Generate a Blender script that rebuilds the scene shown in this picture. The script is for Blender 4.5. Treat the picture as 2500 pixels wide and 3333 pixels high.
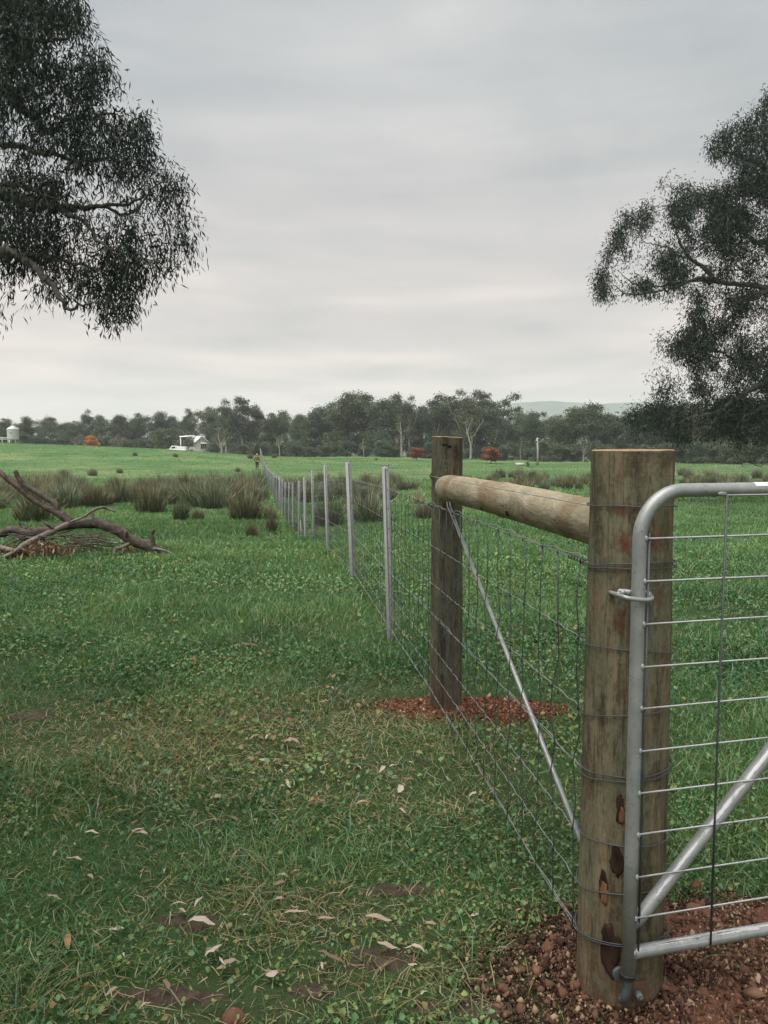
import bpy, math, random
import numpy as np
from mathutils import Vector

for _o in list(bpy.data.objects):
    bpy.data.objects.remove(_o, do_unlink=True)
S = bpy.context.scene
COL = S.collection
R = math.radians
rng = np.random.default_rng(7)
random.seed(7)

# ------------------------------------------------------------------ camera, sky, sun, exposure
EYE = 1.37
PITCH = R(4.5)
FPX = 2500.0                                   # focal length in photograph pixels (2500 x 3333)
cam_data = bpy.data.cameras.new('camera')
cam_data.sensor_fit = 'VERTICAL'
cam_data.sensor_height = 36.0
cam_data.lens = FPX / 3333.0 * 36.0
cam_data.clip_start = 0.05
cam_data.clip_end = 12000.0
cam = bpy.data.objects.new('camera', cam_data)
COL.objects.link(cam)
cam.location = (0, 0, EYE)
cam.rotation_euler = (R(90) - PITCH, 0, 0)
S.camera = cam

SUN_TO = Vector((-0.34, -0.24, 0.90)).normalized()      # direction towards the bright part of the cloud
SUN_ELEV = math.asin(SUN_TO.z)
SUN_AZ = math.atan2(SUN_TO.x, SUN_TO.y)
world = bpy.data.worlds.new('World')
S.world = world
world.use_nodes = True
wn = world.node_tree
wn.nodes.clear()
def wnode(t, **kw):
    n = wn.nodes.new(t)
    for k, v in kw.items():
        setattr(n, k, v)
    return n
w_out = wnode('ShaderNodeOutputWorld')
w_sky = wnode('ShaderNodeTexSky', sky_type='NISHITA')
w_sky.sun_disc = False
w_sky.sun_elevation = SUN_ELEV
w_sky.sun_rotation = SUN_AZ
w_b1 = wnode('ShaderNodeBackground')
w_b1.inputs['Strength'].default_value = 0.05
wn.links.new(w_sky.outputs[0], w_b1.inputs['Color'])
w_tc = wnode('ShaderNodeTexCoord')
w_sep = wnode('ShaderNodeSeparateXYZ')
wn.links.new(w_tc.outputs['Generated'], w_sep.inputs[0])
def wmath(op, a, b=None):
    n = wnode('ShaderNodeMath', operation=op)
    for i, v in enumerate((a, b)):
        if v is None:
            continue
        if isinstance(v, (int, float)):
            n.inputs[i].default_value = v
        else:
            wn.links.new(v, n.inputs[i])
    return n.outputs[0]
zc = wmath('ADD', wmath('MAXIMUM', w_sep.outputs[2], 0.0), 0.10)
w_cmb = wnode('ShaderNodeCombineXYZ')
wn.links.new(wmath('DIVIDE', w_sep.outputs[0], zc), w_cmb.inputs[0])
wn.links.new(wmath('DIVIDE', w_sep.outputs[1], zc), w_cmb.inputs[1])
w_n1 = wnode('ShaderNodeTexNoise')
w_n1.inputs['Scale'].default_value = 0.85
w_n1.inputs['Detail'].default_value = 5.0
w_n1.inputs['Roughness'].default_value = 0.5
w_n1.inputs['Distortion'].default_value = 0.35
wn.links.new(w_cmb.outputs[0], w_n1.inputs['Vector'])
w_r1 = wnode('ShaderNodeValToRGB')
e = w_r1.color_ramp.elements
e[0].position, e[0].color = 0.38, (0.515, 0.545, 0.55, 1)
e[1].position, e[1].color = 0.62, (0.70, 0.695, 0.685, 1)
wn.links.new(w_n1.outputs['Fac'], w_r1.inputs[0])
w_rel = wnode('ShaderNodeValToRGB')             # overcast: a little warmer towards the horizon
e = w_rel.color_ramp.elements
e[0].position, e[0].color = 0.02, (1.42, 1.17, 1.07, 1)
e[1].position, e[1].color = 0.42, (1.0, 1.0, 1.0, 1)
wn.links.new(w_sep.outputs[2], w_rel.inputs[0])
w_mul = wnode('ShaderNodeMix', data_type='RGBA', blend_type='MULTIPLY')
w_mul.inputs[0].default_value = 1.0
wn.links.new(w_r1.outputs[0], w_mul.inputs[6])
wn.links.new(w_rel.outputs[0], w_mul.inputs[7])
w_b2 = wnode('ShaderNodeBackground')
w_b2.inputs['Strength'].default_value = 0.212
w_cm2 = wnode('ShaderNodeCombineXYZ')          # long flat stratus streaks low in the sky
w_azm = wmath('ARCTAN2', w_sep.outputs[0], w_sep.outputs[1])
wn.links.new(wmath('MULTIPLY', w_azm, 1.6), w_cm2.inputs[0])
wn.links.new(wmath('MULTIPLY', wmath('POWER', wmath('MAXIMUM', w_sep.outputs[2], 0.0), 0.6), 17.0), w_cm2.inputs[1])
w_n2 = wnode('ShaderNodeTexNoise')
w_n2.inputs['Scale'].default_value = 1.0
w_n2.inputs['Detail'].default_value = 4.0
w_n2.inputs['Roughness'].default_value = 0.55
w_n2.inputs['Distortion'].default_value = 0.25
wn.links.new(w_cm2.outputs[0], w_n2.inputs['Vector'])
w_r2 = wnode('ShaderNodeValToRGB')
e = w_r2.color_ramp.elements
e[0].position, e[0].color = 0.36, (0.86, 0.875, 0.89, 1)
e[1].position, e[1].color = 0.64, (1.06, 1.05, 1.04, 1)
wn.links.new(w_n2.outputs['Fac'], w_r2.inputs[0])
w_mu2 = wnode('ShaderNodeMix', data_type='RGBA', blend_type='MULTIPLY')
w_mu2.inputs[0].default_value = 1.0
wn.links.new(w_mul.outputs[2], w_mu2.inputs[6])
wn.links.new(w_r2.outputs[0], w_mu2.inputs[7])
wn.links.new(w_mu2.outputs[2], w_b2.inputs['Color'])
w_mix = wnode('ShaderNodeMixShader')
w_mix.inputs[0].default_value = 0.95
wn.links.new(w_b1.outputs[0], w_mix.inputs[1])
wn.links.new(w_b2.outputs[0], w_mix.inputs[2])
wn.links.new(w_mix.outputs[0], w_out.inputs['Surface'])

sun_data = bpy.data.lights.new('sun', 'SUN')
sun_data.energy = 1.5
sun_data.angle = R(65)
sun_data.color = (1.0, 0.97, 0.93)
sun = bpy.data.objects.new('sun', sun_data)
COL.objects.link(sun)
sun.location = (0, 0, 60)
sun.rotation_euler = (-SUN_TO).to_track_quat('-Z', 'Y').to_euler()

S.view_settings.view_transform = 'Standard'
S.view_settings.look = 'None'
S.view_settings.exposure = 2.12
S.view_settings.gamma = 1.0
S.view_settings.use_curve_mapping = False
S.render.engine = 'CYCLES'
S.cycles.use_denoising = True
S.cycles.denoiser = 'OPENIMAGEDENOISE'
S.cycles.denoising_input_passes = 'RGB_ALBEDO_NORMAL'
S.cycles.denoising_prefilter = 'ACCURATE'
S.cycles.max_bounces = 6
S.cycles.diffuse_bounces = 3
S.cycles.glossy_bounces = 2
S.cycles.transmission_bounces = 3
S.cycles.transparent_max_bounces = 6
S.cycles.volume_bounces = 1
S.cycles.caustics_reflective = False
S.cycles.caustics_refractive = False

# ------------------------------------------------------------------ helpers
CP, SP = math.cos(PITCH), math.sin(PITCH)
def ray(px, py):
    cx = (px - 1250.0) / FPX
    cy = -(py - 1666.5) / FPX
    return np.array([cx, CP + cy * SP, cy * CP - SP])
def at(px, py, Y):
    """the point on the plane y = Y seen at photograph pixel (px, py)"""
    d = ray(px, py)
    return np.array([0, 0, EYE]) + d * (Y / d[1])

_perm = rng.random((256, 256))
def vnoise(x, y, seed=0):
    x = np.asarray(x, float) + seed * 17.31
    y = np.asarray(y, float) + seed * 9.77
    xi, yi = np.floor(x).astype(int), np.floor(y).astype(int)
    fx, fy = x - xi, y - yi
    fx, fy = fx * fx * (3 - 2 * fx), fy * fy * (3 - 2 * fy)
    g = lambda i, j: _perm[i % 256, j % 256]
    return (g(xi, yi) * (1 - fx) + g(xi + 1, yi) * fx) * (1 - fy) + (g(xi, yi + 1) * (1 - fx) + g(xi + 1, yi + 1) * fx) * fy
def fbm(x, y, octaves=4, seed=0):
    t, a, s = 0.0, 0.5, 0.0
    for k in range(octaves):
        t = t + a * vnoise(np.asarray(x) * 2 ** k, np.asarray(y) * 2 ** k, seed + k)
        s += a
        a *= 0.5
    return t / s
def sstep(a, b, x):
    t = np.clip((np.asarray(x, float) - a) / (b - a), 0, 1)
    return t * t * (3 - 2 * t)

PROF_Y = [-400, 0, 6, 9, 12, 14.5, 16.6, 19, 21, 24, 30, 37, 45, 53, 62, 4000]
PROF_Z = [0, 0, 0, -.05, -.17, -.32, -.48, -.61, -.69, -.79, -.84, -.90, -.98, -1.03, -1.03, -1.03]
CREST_X = [-400, -120, -65, -45, -35, -19, -9, 1.4, 11, 20, 60, 400]
CREST_Z = [5.5, 4.2, 2.95, 2.25, 1.80, 0.68, 0.33, 0.15, -0.28, -0.55, -0.72, -0.8]
def terr(x, y):
    x = np.asarray(x, float)
    y = np.asarray(y, float)
    base = np.interp(y, PROF_Y, PROF_Z)
    crest = np.interp(x * 120.0 / np.maximum(y, 60.0), CREST_X, CREST_Z)
    s = sstep(56, 124, y) ** 1.45
    s2 = 1 - sstep(230, 420, y)
    z = base + (crest + 1.03) * s * s2 - 1.1 * sstep(122, 170, y) * sstep(-5, -40, x) * s2
    z = z + 0.10 * (fbm(x * 0.22, y * 0.22, 3, 3) - 0.5) * sstep(6, 14, np.hypot(x, y)) * (1 - 0.5 * sstep(60, 120, y))
    z = z + 0.030 * (fbm(x * 1.7, y * 1.7, 3, 5) - 0.5) * (1 - sstep(20, 50, np.hypot(x, y)))
    return z
def tz(x, y):
    return float(terr(x, y))
def hit(px, py, lo=1.2, hi=400.0):
    """the ground point seen at photograph pixel (px, py)"""
    d = ray(px, py)
    ts = np.geomspace(lo, hi, 1600)
    P = np.array([0, 0, EYE])[None] + d[None] * ts[:, None]
    below = np.nonzero(P[:, 2] < terr(P[:, 0], P[:, 1]))[0]
    i = below[0] if len(below) else len(ts) - 1
    p = P[i]
    return np.array([p[0], p[1], tz(p[0], p[1])])

def set_props(o, label=None, category=None, group=None, kind=None):
    if label: o['label'] = label
    if category: o['category'] = category
    if group: o['group'] = group
    if kind: o['kind'] = kind
    return o
def thing(name, loc, label, category, group=None, kind=None):
    o = bpy.data.objects.new(name, None)
    o.empty_display_size = 0.1
    COL.objects.link(o)
    o.location = Vector([float(v) for v in loc])
    return set_props(o, label, category, group, kind)

def raw_mesh(name, V, FS, smooth=False, col=None, extra=None):
    """V (n,3); FS a list of int arrays (m,k)"""
    V = np.asarray(V, np.float32)
    FS = [np.asarray(f, np.int32) for f in FS if len(f)]
    me = bpy.data.meshes.new(name)
    me.vertices.add(len(V))
    me.vertices.foreach_set('co', V.ravel())
    nl = sum(f.size for f in FS)
    npoly = sum(len(f) for f in FS)
    me.loops.add(nl)
    me.loops.foreach_set('vertex_index', np.concatenate([f.ravel() for f in FS]))
    me.polygons.add(npoly)
    tot = np.concatenate([np.full(len(f), f.shape[1], np.int32) for f in FS])
    start = np.concatenate([[0], np.cumsum(tot)[:-1]]).astype(np.int32)
    me.polygons.foreach_set('loop_start', start)
    me.polygons.foreach_set('loop_total', tot)
    if smooth:
        me.polygons.foreach_set('use_smooth', np.ones(npoly, bool))
    me.update(calc_edges=True)
    if col is not None:
        a = me.attributes.new('col', 'FLOAT_COLOR', 'POINT')
        c = np.ones((len(V), 4), np.float32)
        c[:, :3] = np.asarray(col, np.float32)
        a.data.foreach_set('color', c.ravel())
    for k, arr in (extra or {}).items():
        a = me.attributes.new(k, 'FLOAT', 'POINT')
        a.data.foreach_set('value', np.asarray(arr, np.float32))
    return me
def add_obj(name, me, mat, parent=None, loc=None):
    if mat is not None and len(me.materials) == 0:
        for m in (mat if isinstance(mat, (list, tuple)) else [mat]):
            me.materials.append(m)
    o = bpy.data.objects.new(name, me)
    COL.objects.link(o)
    if parent is not None:
        o.parent = parent
    if loc is not None:
        o.location = Vector([float(v) for v in loc])
    return o
def world_of(o):
    v = Vector((0, 0, 0))
    while o is not None:
        v = v + o.location
        o = o.parent
    return np.array(v)

def tube_arrays(path, radii, seg=8, cap=True, flat=1.0, jitter=0.0):
    P = np.asarray(path, float)
    n = len(P)
    r = np.broadcast_to(np.asarray(radii, float), (n,))
    T = np.gradient(P, axis=0)
    T /= np.linalg.norm(T, axis=1)[:, None] + 1e-12
    up = np.array([0, 0, 1.0]) if abs(T[0][2]) < 0.9 else np.array([1.0, 0, 0])
    A = np.zeros((n, 3)); B = np.zeros((n, 3))
    a = np.cross(up, T[0]); a /= np.linalg.norm(a)
    for i in range(n):
        a = a - T[i] * a.dot(T[i])
        a /= np.linalg.norm(a) + 1e-12
        A[i] = a
        B[i] = np.cross(T[i], a)
    th = np.arange(seg) / seg * 2 * math.pi
    V = P[:, None, :] + r[:, None, None] * (np.cos(th)[None, :, None] * A[:, None, :] + flat * np.sin(th)[None, :, None] * B[:, None, :])
    if jitter:
        V = V + rng.normal(0, 1, V.shape) * jitter * r[:, None, None]
    V = V.reshape(-1, 3)
    i = np.arange(n - 1)[:, None] * seg
    j = np.arange(seg)[None, :]
    j2 = (j + 1) % seg
    Q = np.stack([i + j, i + j2, i + seg + j2, i + seg + j], -1).reshape(-1, 4)
    Tr = np.zeros((0, 3), int)
    if cap:
        V = np.vstack([V, P[0], P[-1]])
        k = np.arange(seg)
        c0, c1 = n * seg, n * seg + 1
        last = (n - 1) * seg
        Tr = np.vstack([np.stack([np.full(seg, c0), (k + 1) % seg, k], 1), np.stack([np.full(seg, c1), last + k, last + (k + 1) % seg], 1)])
    return V, Q, Tr
class MB:
    def __init__(self):
        self.V, self.Q, self.T, self.n = [], [], [], 0
        self.C = []
    def add(self, V, Q=None, T=None, col=None):
        V = np.asarray(V, float).reshape(-1, 3)
        self.V.append(V)
        if Q is not None and len(Q): self.Q.append(np.asarray(Q, int) + self.n)
        if T is not None and len(T): self.T.append(np.asarray(T, int) + self.n)
        if col is not None: self.C.append(np.broadcast_to(np.asarray(col, float), V.shape))
        self.n += len(V)
        return self
    def tube(self, path, radii, seg=8, cap=True, col=None, flat=1.0, jitter=0.0):
        V, Q, T = tube_arrays(path, radii, seg, cap, flat, jitter)
        return self.add(V, Q, T, col)
    def box(self, lo, hi, col=None, rotz=0.0, piv=None):
        x0, y0, z0 = lo; x1, y1, z1 = hi
        V = np.array([[x0,y0,z0],[x1,y0,z0],[x1,y1,z0],[x0,y1,z0],[x0,y0,z1],[x1,y0,z1],[x1,y1,z1],[x0,y1,z1]], float)
        if rotz:
            p = np.array(piv if piv is not None else [(x0+x1)/2,(y0+y1)/2,0.0])
            c, s = math.cos(rotz), math.sin(rotz)
            d = V - p
            V = np.stack([d[:,0]*c - d[:,1]*s, d[:,0]*s + d[:,1]*c, d[:,2]], 1) + p
        Q = [[0,3,2,1],[4,5,6,7],[0,1,5,4],[1,2,6,5],[2,3,7,6],[3,0,4,7]]
        return self.add(V, Q, None, col)
    def lathe(self, c, prof, seg=24, col=None):
        """prof: (radius, z) pairs round the vertical through c"""
        prof = np.asarray(prof, float)
        th = np.arange(seg) / seg * 2 * math.pi
        V = np.stack([c[0] + prof[:, 0][:, None] * np.cos(th), c[1] + prof[:, 0][:, None] * np.sin(th), np.broadcast_to(c[2] + prof[:, 1][:, None], (len(prof), seg))], -1).reshape(-1, 3)
        i = np.arange(len(prof) - 1)[:, None] * seg
        j = np.arange(seg)[None]
        j2 = (j + 1) % seg
        return self.add(V, np.stack([i + j, i + j2, i + seg + j2, i + seg + j], -1).reshape(-1, 4), None, col)
    def build(self, name, mat, parent=None, loc=None, smooth=False, bevel=0.0, extra=None):
        V = np.vstack(self.V)
        if parent is not None:
            V = V - world_of(parent)
        elif loc is not None:
            V = V - np.asarray(loc, float)
        FS = []
        if self.Q: FS.append(np.vstack(self.Q))
        if self.T: FS.append(np.vstack(self.T))
        me = raw_mesh(name, V, FS, smooth, np.vstack(self.C) if self.C else None, extra)
        o = add_obj(name, me, mat, parent, loc if parent is None else None)
        if bevel:
            b = o.modifiers.new('bevel', 'BEVEL')
            b.width = bevel
            b.segments = 2
            b.limit_method = 'ANGLE'
        return o
def copy_tree(o, parent=None):
    c = o.copy()
    COL.objects.link(c)
    c.parent = parent
    for ch in list(o.children):
        copy_tree(ch, c)
    return c
def spline(pts, per=6):
    P = np.asarray(pts, float)
    if len(P) < 3:
        t = np.linspace(0, 1, per + 1)[:, None]
        return P[0] * (1 - t) + P[-1] * t
    E = np.vstack([2 * P[0] - P[1], P, 2 * P[-1] - P[-2]])
    out = []
    for i in range(1, len(E) - 2):
        p0, p1, p2, p3 = E[i - 1], E[i], E[i + 1], E[i + 2]
        for t in np.linspace(0, 1, per, endpoint=False):
            out.append(0.5 * ((2*p1) + (-p0+p2)*t + (2*p0-5*p1+4*p2-p3)*t*t + (-p0+3*p1-3*p2+p3)*t**3))
    out.append(P[-1])
    return np.array(out)

# ------------------------------------------------------------------ materials
class Mat:
    def __init__(self, name):
        self.m = bpy.data.materials.new(name)
        self.m.use_nodes = True
        self.nt = self.m.node_tree
        self.nt.nodes.clear()
        self.out = self.n('ShaderNodeOutputMaterial')
    def n(self, t, **kw):
        x = self.nt.nodes.new(t)
        for k, v in kw.items():
            setattr(x, k, v)
        return x
    def l(self, a, b):
        self.nt.links.new(a, b)
    def val(self, sock, v):
        if isinstance(v, (int, float)): sock.default_value = v
        elif isinstance(v, (tuple, list)): sock.default_value = tuple(v) if len(v) == 4 or sock.type == 'VECTOR' else tuple(v) + (1,)
        else: self.l(v, sock)
    def coord(self, kind='Object', scale=(1, 1, 1), loc=(0, 0, 0)):
        tc = self.n('ShaderNodeTexCoord')
        mp = self.n('ShaderNodeMapping')
        mp.inputs['Scale'].default_value = scale
        mp.inputs['Location'].default_value = loc
        self.l(tc.outputs[kind], mp.inputs[0])
        return mp.outputs[0]
    def noise(self, vec, scale=5, detail=4, rough=0.55, dist=0.0):
        x = self.n('ShaderNodeTexNoise')
        x.inputs['Scale'].default_value = scale
        x.inputs['Detail'].default_value = detail
        x.inputs['Roughness'].default_value = rough
        x.inputs['Distortion'].default_value = dist
        self.l(vec, x.inputs['Vector'])
        return x.outputs['Fac']
    def ramp(self, fac, stops):
        x = self.n('ShaderNodeValToRGB')
        e = x.color_ramp.elements
        while len(e) < len(stops): e.new(0.5)
        for i, (p, c) in enumerate(stops):
            e[i].position = p
            e[i].color = (c, c, c, 1) if isinstance(c, (int, float)) else tuple(c) + (1,)
        self.val(x.inputs[0], fac)
        return x.outputs[0]
    def mix(self, fac, a, b, mode='MIX'):
        x = self.n('ShaderNodeMix', data_type='RGBA', blend_type=mode)
        self.val(x.inputs[0], fac)
        self.val(x.inputs[6], a)
        self.val(x.inputs[7], b)
        return x.outputs[2]
    def attr(self, name, out='Color'):
        x = self.n('ShaderNodeAttribute', attribute_name=name)
        return x.outputs[out]
    def bump(self, h, strength=0.4, dist=0.01):
        x = self.n('ShaderNodeBump')
        x.inputs['Strength'].default_value = strength
        x.inputs['Distance'].default_value = dist
        self.l(h, x.inputs['Height'])
        return x.outputs[0]
    def pbr(self, base, rough=0.8, metal=0.0, spec=0.3, normal=None):
        b = self.n('ShaderNodeBsdfPrincipled')
        self.val(b.inputs['Base Color'], base)
        self.val(b.inputs['Roughness'], rough)
        self.val(b.inputs['Metallic'], metal)
        b.inputs['Specular IOR Level'].default_value = spec
        if normal is not None: self.l(normal, b.inputs['Normal'])
        self.l(b.outputs[0], self.out.inputs['Surface'])
        return self.m
def leafy(name, transl=0.3, gloss=0.06, rough=0.45, tint=(1, 1, 1), vary=False):
    M = Mat(name)
    c = M.attr('col')
    if vary:
        i = M.n('ShaderNodeObjectInfo')
        c = M.mix(1.0, c, M.ramp(i.outputs['Random'], [(0.0, (0.72, 0.78, 0.80)), (0.3, (1.05, 1.0, 0.85)), (0.6, (0.85, 0.95, 0.95)), (1.0, (1.35, 1.30, 1.15))]), 'MULTIPLY')
    if tint != (1, 1, 1):
        c = M.mix(1.0, c, tint, 'MULTIPLY')
    d = M.n('ShaderNodeBsdfDiffuse'); M.l(c, d.inputs[0])
    t = M.n('ShaderNodeBsdfTranslucent'); M.l(M.mix(1.0, c, (1.1, 1.15, 0.7), 'MULTIPLY'), t.inputs[0])
    m1 = M.n('ShaderNodeMixShader'); m1.inputs[0].default_value = transl
    M.l(d.outputs[0], m1.inputs[1]); M.l(t.outputs[0], m1.inputs[2])
    g = M.n('ShaderNodeBsdfGlossy'); g.inputs['Roughness'].default_value = rough
    m2 = M.n('ShaderNodeMixShader'); m2.inputs[0].default_value = gloss
    M.l(m1.outputs[0], m2.inputs[1]); M.l(g.outputs[0], m2.inputs[2])
    M.l(m2.outputs[0], M.out.inputs['Surface'])
    return M.m

M_GRASS = leafy('grass_blades', 0.35, 0.04, 0.45)
M_WEED = leafy('weed_leaves', 0.28, 0.025, 0.5)
M_GUM = leafy('gum_leaves', 0.15, 0.015, 0.45)
M_FAR = leafy('far_foliage', 0.15, 0.02, 0.5, vary=True)
M_RUSH = leafy('rush_blades', 0.12, 0.02, 0.5, vary=True)
M_DEAD = leafy('dry_leaves', 0.15, 0.03, 0.5)

def mk_ground():
    M = Mat('paddock_ground')
    v = M.coord('Object')
    n1 = M.noise(v, 0.09, 6, 0.6)
    n2 = M.noise(v, 1.3, 5, 0.65)
    n3 = M.noise(v, 22, 4, 0.7)
    vs = M.coord('Object', (0.5, 2.2, 1))
    n4 = M.noise(vs, 0.35, 5, 0.7)
    soil = M.ramp(n3, [(0.3, (0.026, 0.026, 0.015)), (0.7, (0.075, 0.064, 0.038))])
    thatch = M.mix(M.ramp(n2, [(0.36, 0.25), (0.56, 0.9)]), soil, (0.032, 0.066, 0.022))
    green = M.ramp(n2, [(0.25, (0.048, 0.108, 0.038)), (0.55, (0.074, 0.150, 0.052)), (0.8, (0.120, 0.186, 0.072))])
    green = M.mix(M.ramp(n1, [(0.42, 0.0), (0.60, 0.75)]), green, (0.160, 0.195, 0.082))
    green = M.mix(M.ramp(n4, [(0.38, 0.8), (0.52, 0.0)]), green, (0.036, 0.090, 0.032))
    green = M.mix(M.ramp(M.noise(v, 0.6, 4, 0.6), [(0.58, 0.0), (0.75, 0.45)]), green, (0.17, 0.18, 0.085))
    c = M.mix(M.attr('sward', 'Fac'), thatch, green)
    nb = M.bump(M.noise(v, 6.0, 6, 0.75), 0.6, 0.12)
    return M.pbr(c, 0.95, 0, 0.1, nb)
M_GROUND = mk_ground()
def mk_soil():
    M = Mat('red_spoil')
    v = M.coord('Object')
    c = M.ramp(M.noise(v, 34, 5, 0.7), [(0.3, (0.050, 0.025, 0.016)), (0.52, (0.125, 0.057, 0.035)), (0.75, (0.21, 0.105, 0.066))])
    return M.pbr(c, 0.95, 0, 0.1, M.bump(M.noise(v, 60, 5, 0.7), 0.8, 0.015))
M_SOIL = mk_soil()
def mk_rock():
    M = Mat('clod_rock')
    v = M.coord('Object')
    i = M.n('ShaderNodeObjectInfo')
    c = M.ramp(M.noise(v, 28, 5, 0.65), [(0.3, (0.13, 0.056, 0.034)), (0.55, (0.24, 0.115, 0.072)), (0.8, (0.36, 0.21, 0.145))])
    c = M.mix(M.ramp(i.outputs['Random'], [(0.0, 0.0), (1.0, 0.55)]), c, (0.20, 0.12, 0.085))
    return M.pbr(c, 0.9, 0, 0.15, M.bump(M.noise(v, 45, 5, 0.7), 0.7, 0.01))
M_ROCK = mk_rock()
def mk_rubble():
    M = Mat('spoil_crumbs')
    return M.pbr(M.attr('col'), 0.92, 0, 0.12)
M_RUB = mk_rubble()
def mk_post(name, a, b, g, stain=True):
    M = Mat(name)
    v = M.coord('Object', (1, 1, 0.07))
    v2 = M.coord('Object', (1, 1, 0.25))
    v3 = M.coord('Object', (1, 1, 0.5))
    n1 = M.noise(v, 24, 5, 0.65, 0.3)
    c = M.ramp(n1, [(0.36, tuple(x * 0.62 for x in a)), (0.46, a), (0.53, b), (0.64, tuple(x * 1.3 for x in b))])
    # green treatment blotches, lighter rectangles where bark came off, dark mould
    c = M.mix(M.ramp(M.noise(v2, 13, 5, 0.6, 0.5), [(0.47, 0.0), (0.57, 0.85)]), c, g)
    c = M.mix(M.ramp(M.noise(v3, 16, 3, 0.5, 0.2), [(0.56, 0.0), (0.585, 0.45)]), c, tuple(x * 1.5 for x in g))
    c = M.mix(M.ramp(M.noise(v2, 22, 4, 0.6), [(0.58, 0.0), (0.68, 0.55)]), c, (0.20, 0.105, 0.055))
    c = M.mix(M.ramp(M.noise(v2, 10, 6, 0.7, 0.6), [(0.53, 0.0), (0.63, 0.8)]), c, tuple(x * 0.42 for x in a))
    c = M.mix(M.ramp(M.noise(M.coord('Object', (1, 1, 3.0)), 26, 5, 0.75), [(0.60, 0.0), (0.70, 0.6)]), c, tuple(x * 0.45 for x in a))
    c = M.mix(M.ramp(M.noise(M.coord('Object'), 95, 4, 0.75), [(0.40, 0.0), (0.75, 0.55)]), c, tuple(x * 1.5 for x in b))
    c = M.mix(M.ramp(M.noise(M.coord('Object', (1, 1, 0.35)), 70, 5, 0.75), [(0.50, 0.0), (0.62, 0.55)]), c, tuple(x * 0.55 for x in a))
    crack = M.ramp(M.noise(M.coord('Object', (1, 1, 0.025)), 55, 3, 0.5, 0.2), [(0.455, 0.0), (0.470, 0.75), (0.485, 0.0)])
    c = M.mix(crack, c, tuple(x * 0.30 for x in a))
    sz = M.n('ShaderNodeSeparateXYZ')
    M.l(M.coord('Object'), sz.inputs[0])
    mud = M.n('ShaderNodeMath', operation='MULTIPLY')
    M.l(M.ramp(sz.outputs[2], [(0.06, 0.85), (0.26, 0.0)]), mud.inputs[0])
    M.l(M.ramp(M.noise(M.coord('Object'), 30, 5, 0.75), [(0.42, 0.0), (0.60, 1.0)]), mud.inputs[1])
    c = M.mix(mud.outputs[0], c, (0.125, 0.062, 0.038))
    if stain:
        st = M.n('ShaderNodeMath', operation='MULTIPLY')
        M.l(M.attr('stain', 'Fac'), st.inputs[0])
        M.l(M.ramp(M.noise(M.coord('Object'), 55, 4, 0.7), [(0.30, 0.15), (0.60, 1.0)]), st.inputs[1])
        c = M.mix(st.outputs[0], c, (0.135, 0.042, 0.028))
    vf = M.coord('Object', (1, 1, 0.05))
    h = M.mix(0.45, M.noise(vf, 120, 5, 0.75), M.noise(v2, 30, 5, 0.7))
    return M.pbr(c, 0.88, 0, 0.18, M.bump(h, 0.85, 0.008))
M_POST = mk_post('treated_post', (0.098, 0.082, 0.050), (0.180, 0.146, 0.090), (0.128, 0.134, 0.086))
M_POST2 = mk_post('treated_post_dark', (0.056, 0.051, 0.036), (0.098, 0.086, 0.058), (0.100, 0.108, 0.074))
def mk_rail():
    M = Mat('peeled_rail')
    n1 = M.noise(M.coord('Object', (1.6, 0.45, 1.6)), 9, 6, 0.7, 0.9)
    c = M.ramp(n1, [(0.30, (0.15, 0.126, 0.080)), (0.46, (0.29, 0.245, 0.168)), (0.58, (0.385, 0.333, 0.24)), (0.72, (0.48, 0.428, 0.328))])
    c = M.mix(M.ramp(M.noise(M.coord('Object', (1, 0.5, 1)), 7, 5, 0.65, 0.5), [(0.48, 0.0), (0.60, 0.7)]), c, (0.185, 0.18, 0.11))
    w = M.n('ShaderNodeTexWave', wave_type='BANDS', bands_direction='Y')
    w.inputs['Scale'].default_value = 0.55
    w.inputs['Distortion'].default_value = 7.0
    w.inputs['Detail'].default_value = 3.0
    M.l(M.coord('Object'), w.inputs['Vector'])
    c = M.mix(M.ramp(w.outputs['Fac'], [(0.02, 0.6), (0.10, 0.0)]), c, (0.19, 0.12, 0.065))
    c = M.mix(M.ramp(M.noise(M.coord('Object', (6, 0.8, 6)), 14, 5, 0.75), [(0.58, 0.0), (0.66, 0.7)]), c, (0.10, 0.078, 0.048))
    c = M.mix(M.ramp(M.noise(M.coord('Object', (1, 1, 1)), 3.5, 4, 0.6), [(0.5, 0.0), (0.65, 0.5)]), c, (0.38, 0.29, 0.195))
    c = M.mix(M.ramp(M.noise(M.coord('Object'), 80, 4, 0.75), [(0.42, 0.0), (0.8, 0.4)]), c, (0.20, 0.16, 0.10))
    return M.pbr(c, 0.82, 0, 0.2, M.bump(n1, 0.8, 0.010))
M_RAIL = mk_rail()
def mk_plain(name, a, b, scale=30, rough=0.8, metal=0.0, spec=0.3, bump=0.2, bd=0.003, stretch=(1, 1, 1)):
    M = Mat(name)
    n = M.noise(M.coord('Object', stretch), scale, 5, 0.62)
    return M.pbr(M.ramp(n, [(0.32, a), (0.68, b)]), rough, metal, spec, M.bump(n, bump, bd))
M_SAWN = mk_plain('sawn_end', (0.20, 0.13, 0.075), (0.36, 0.25, 0.15), 60)
M_KNOT_RED = mk_plain('knot_red', (0.12, 0.055, 0.032), (0.25, 0.125, 0.075), 60, 0.95, 0, 0.08, 0.6, stretch=(1, 1, .3))
M_KNOT_DARK = mk_plain('knot_dark', (0.016, 0.011, 0.009), (0.065, 0.038, 0.027), 60, 0.95, 0, 0.08, 0.6, stretch=(1, 1, .3))
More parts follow.
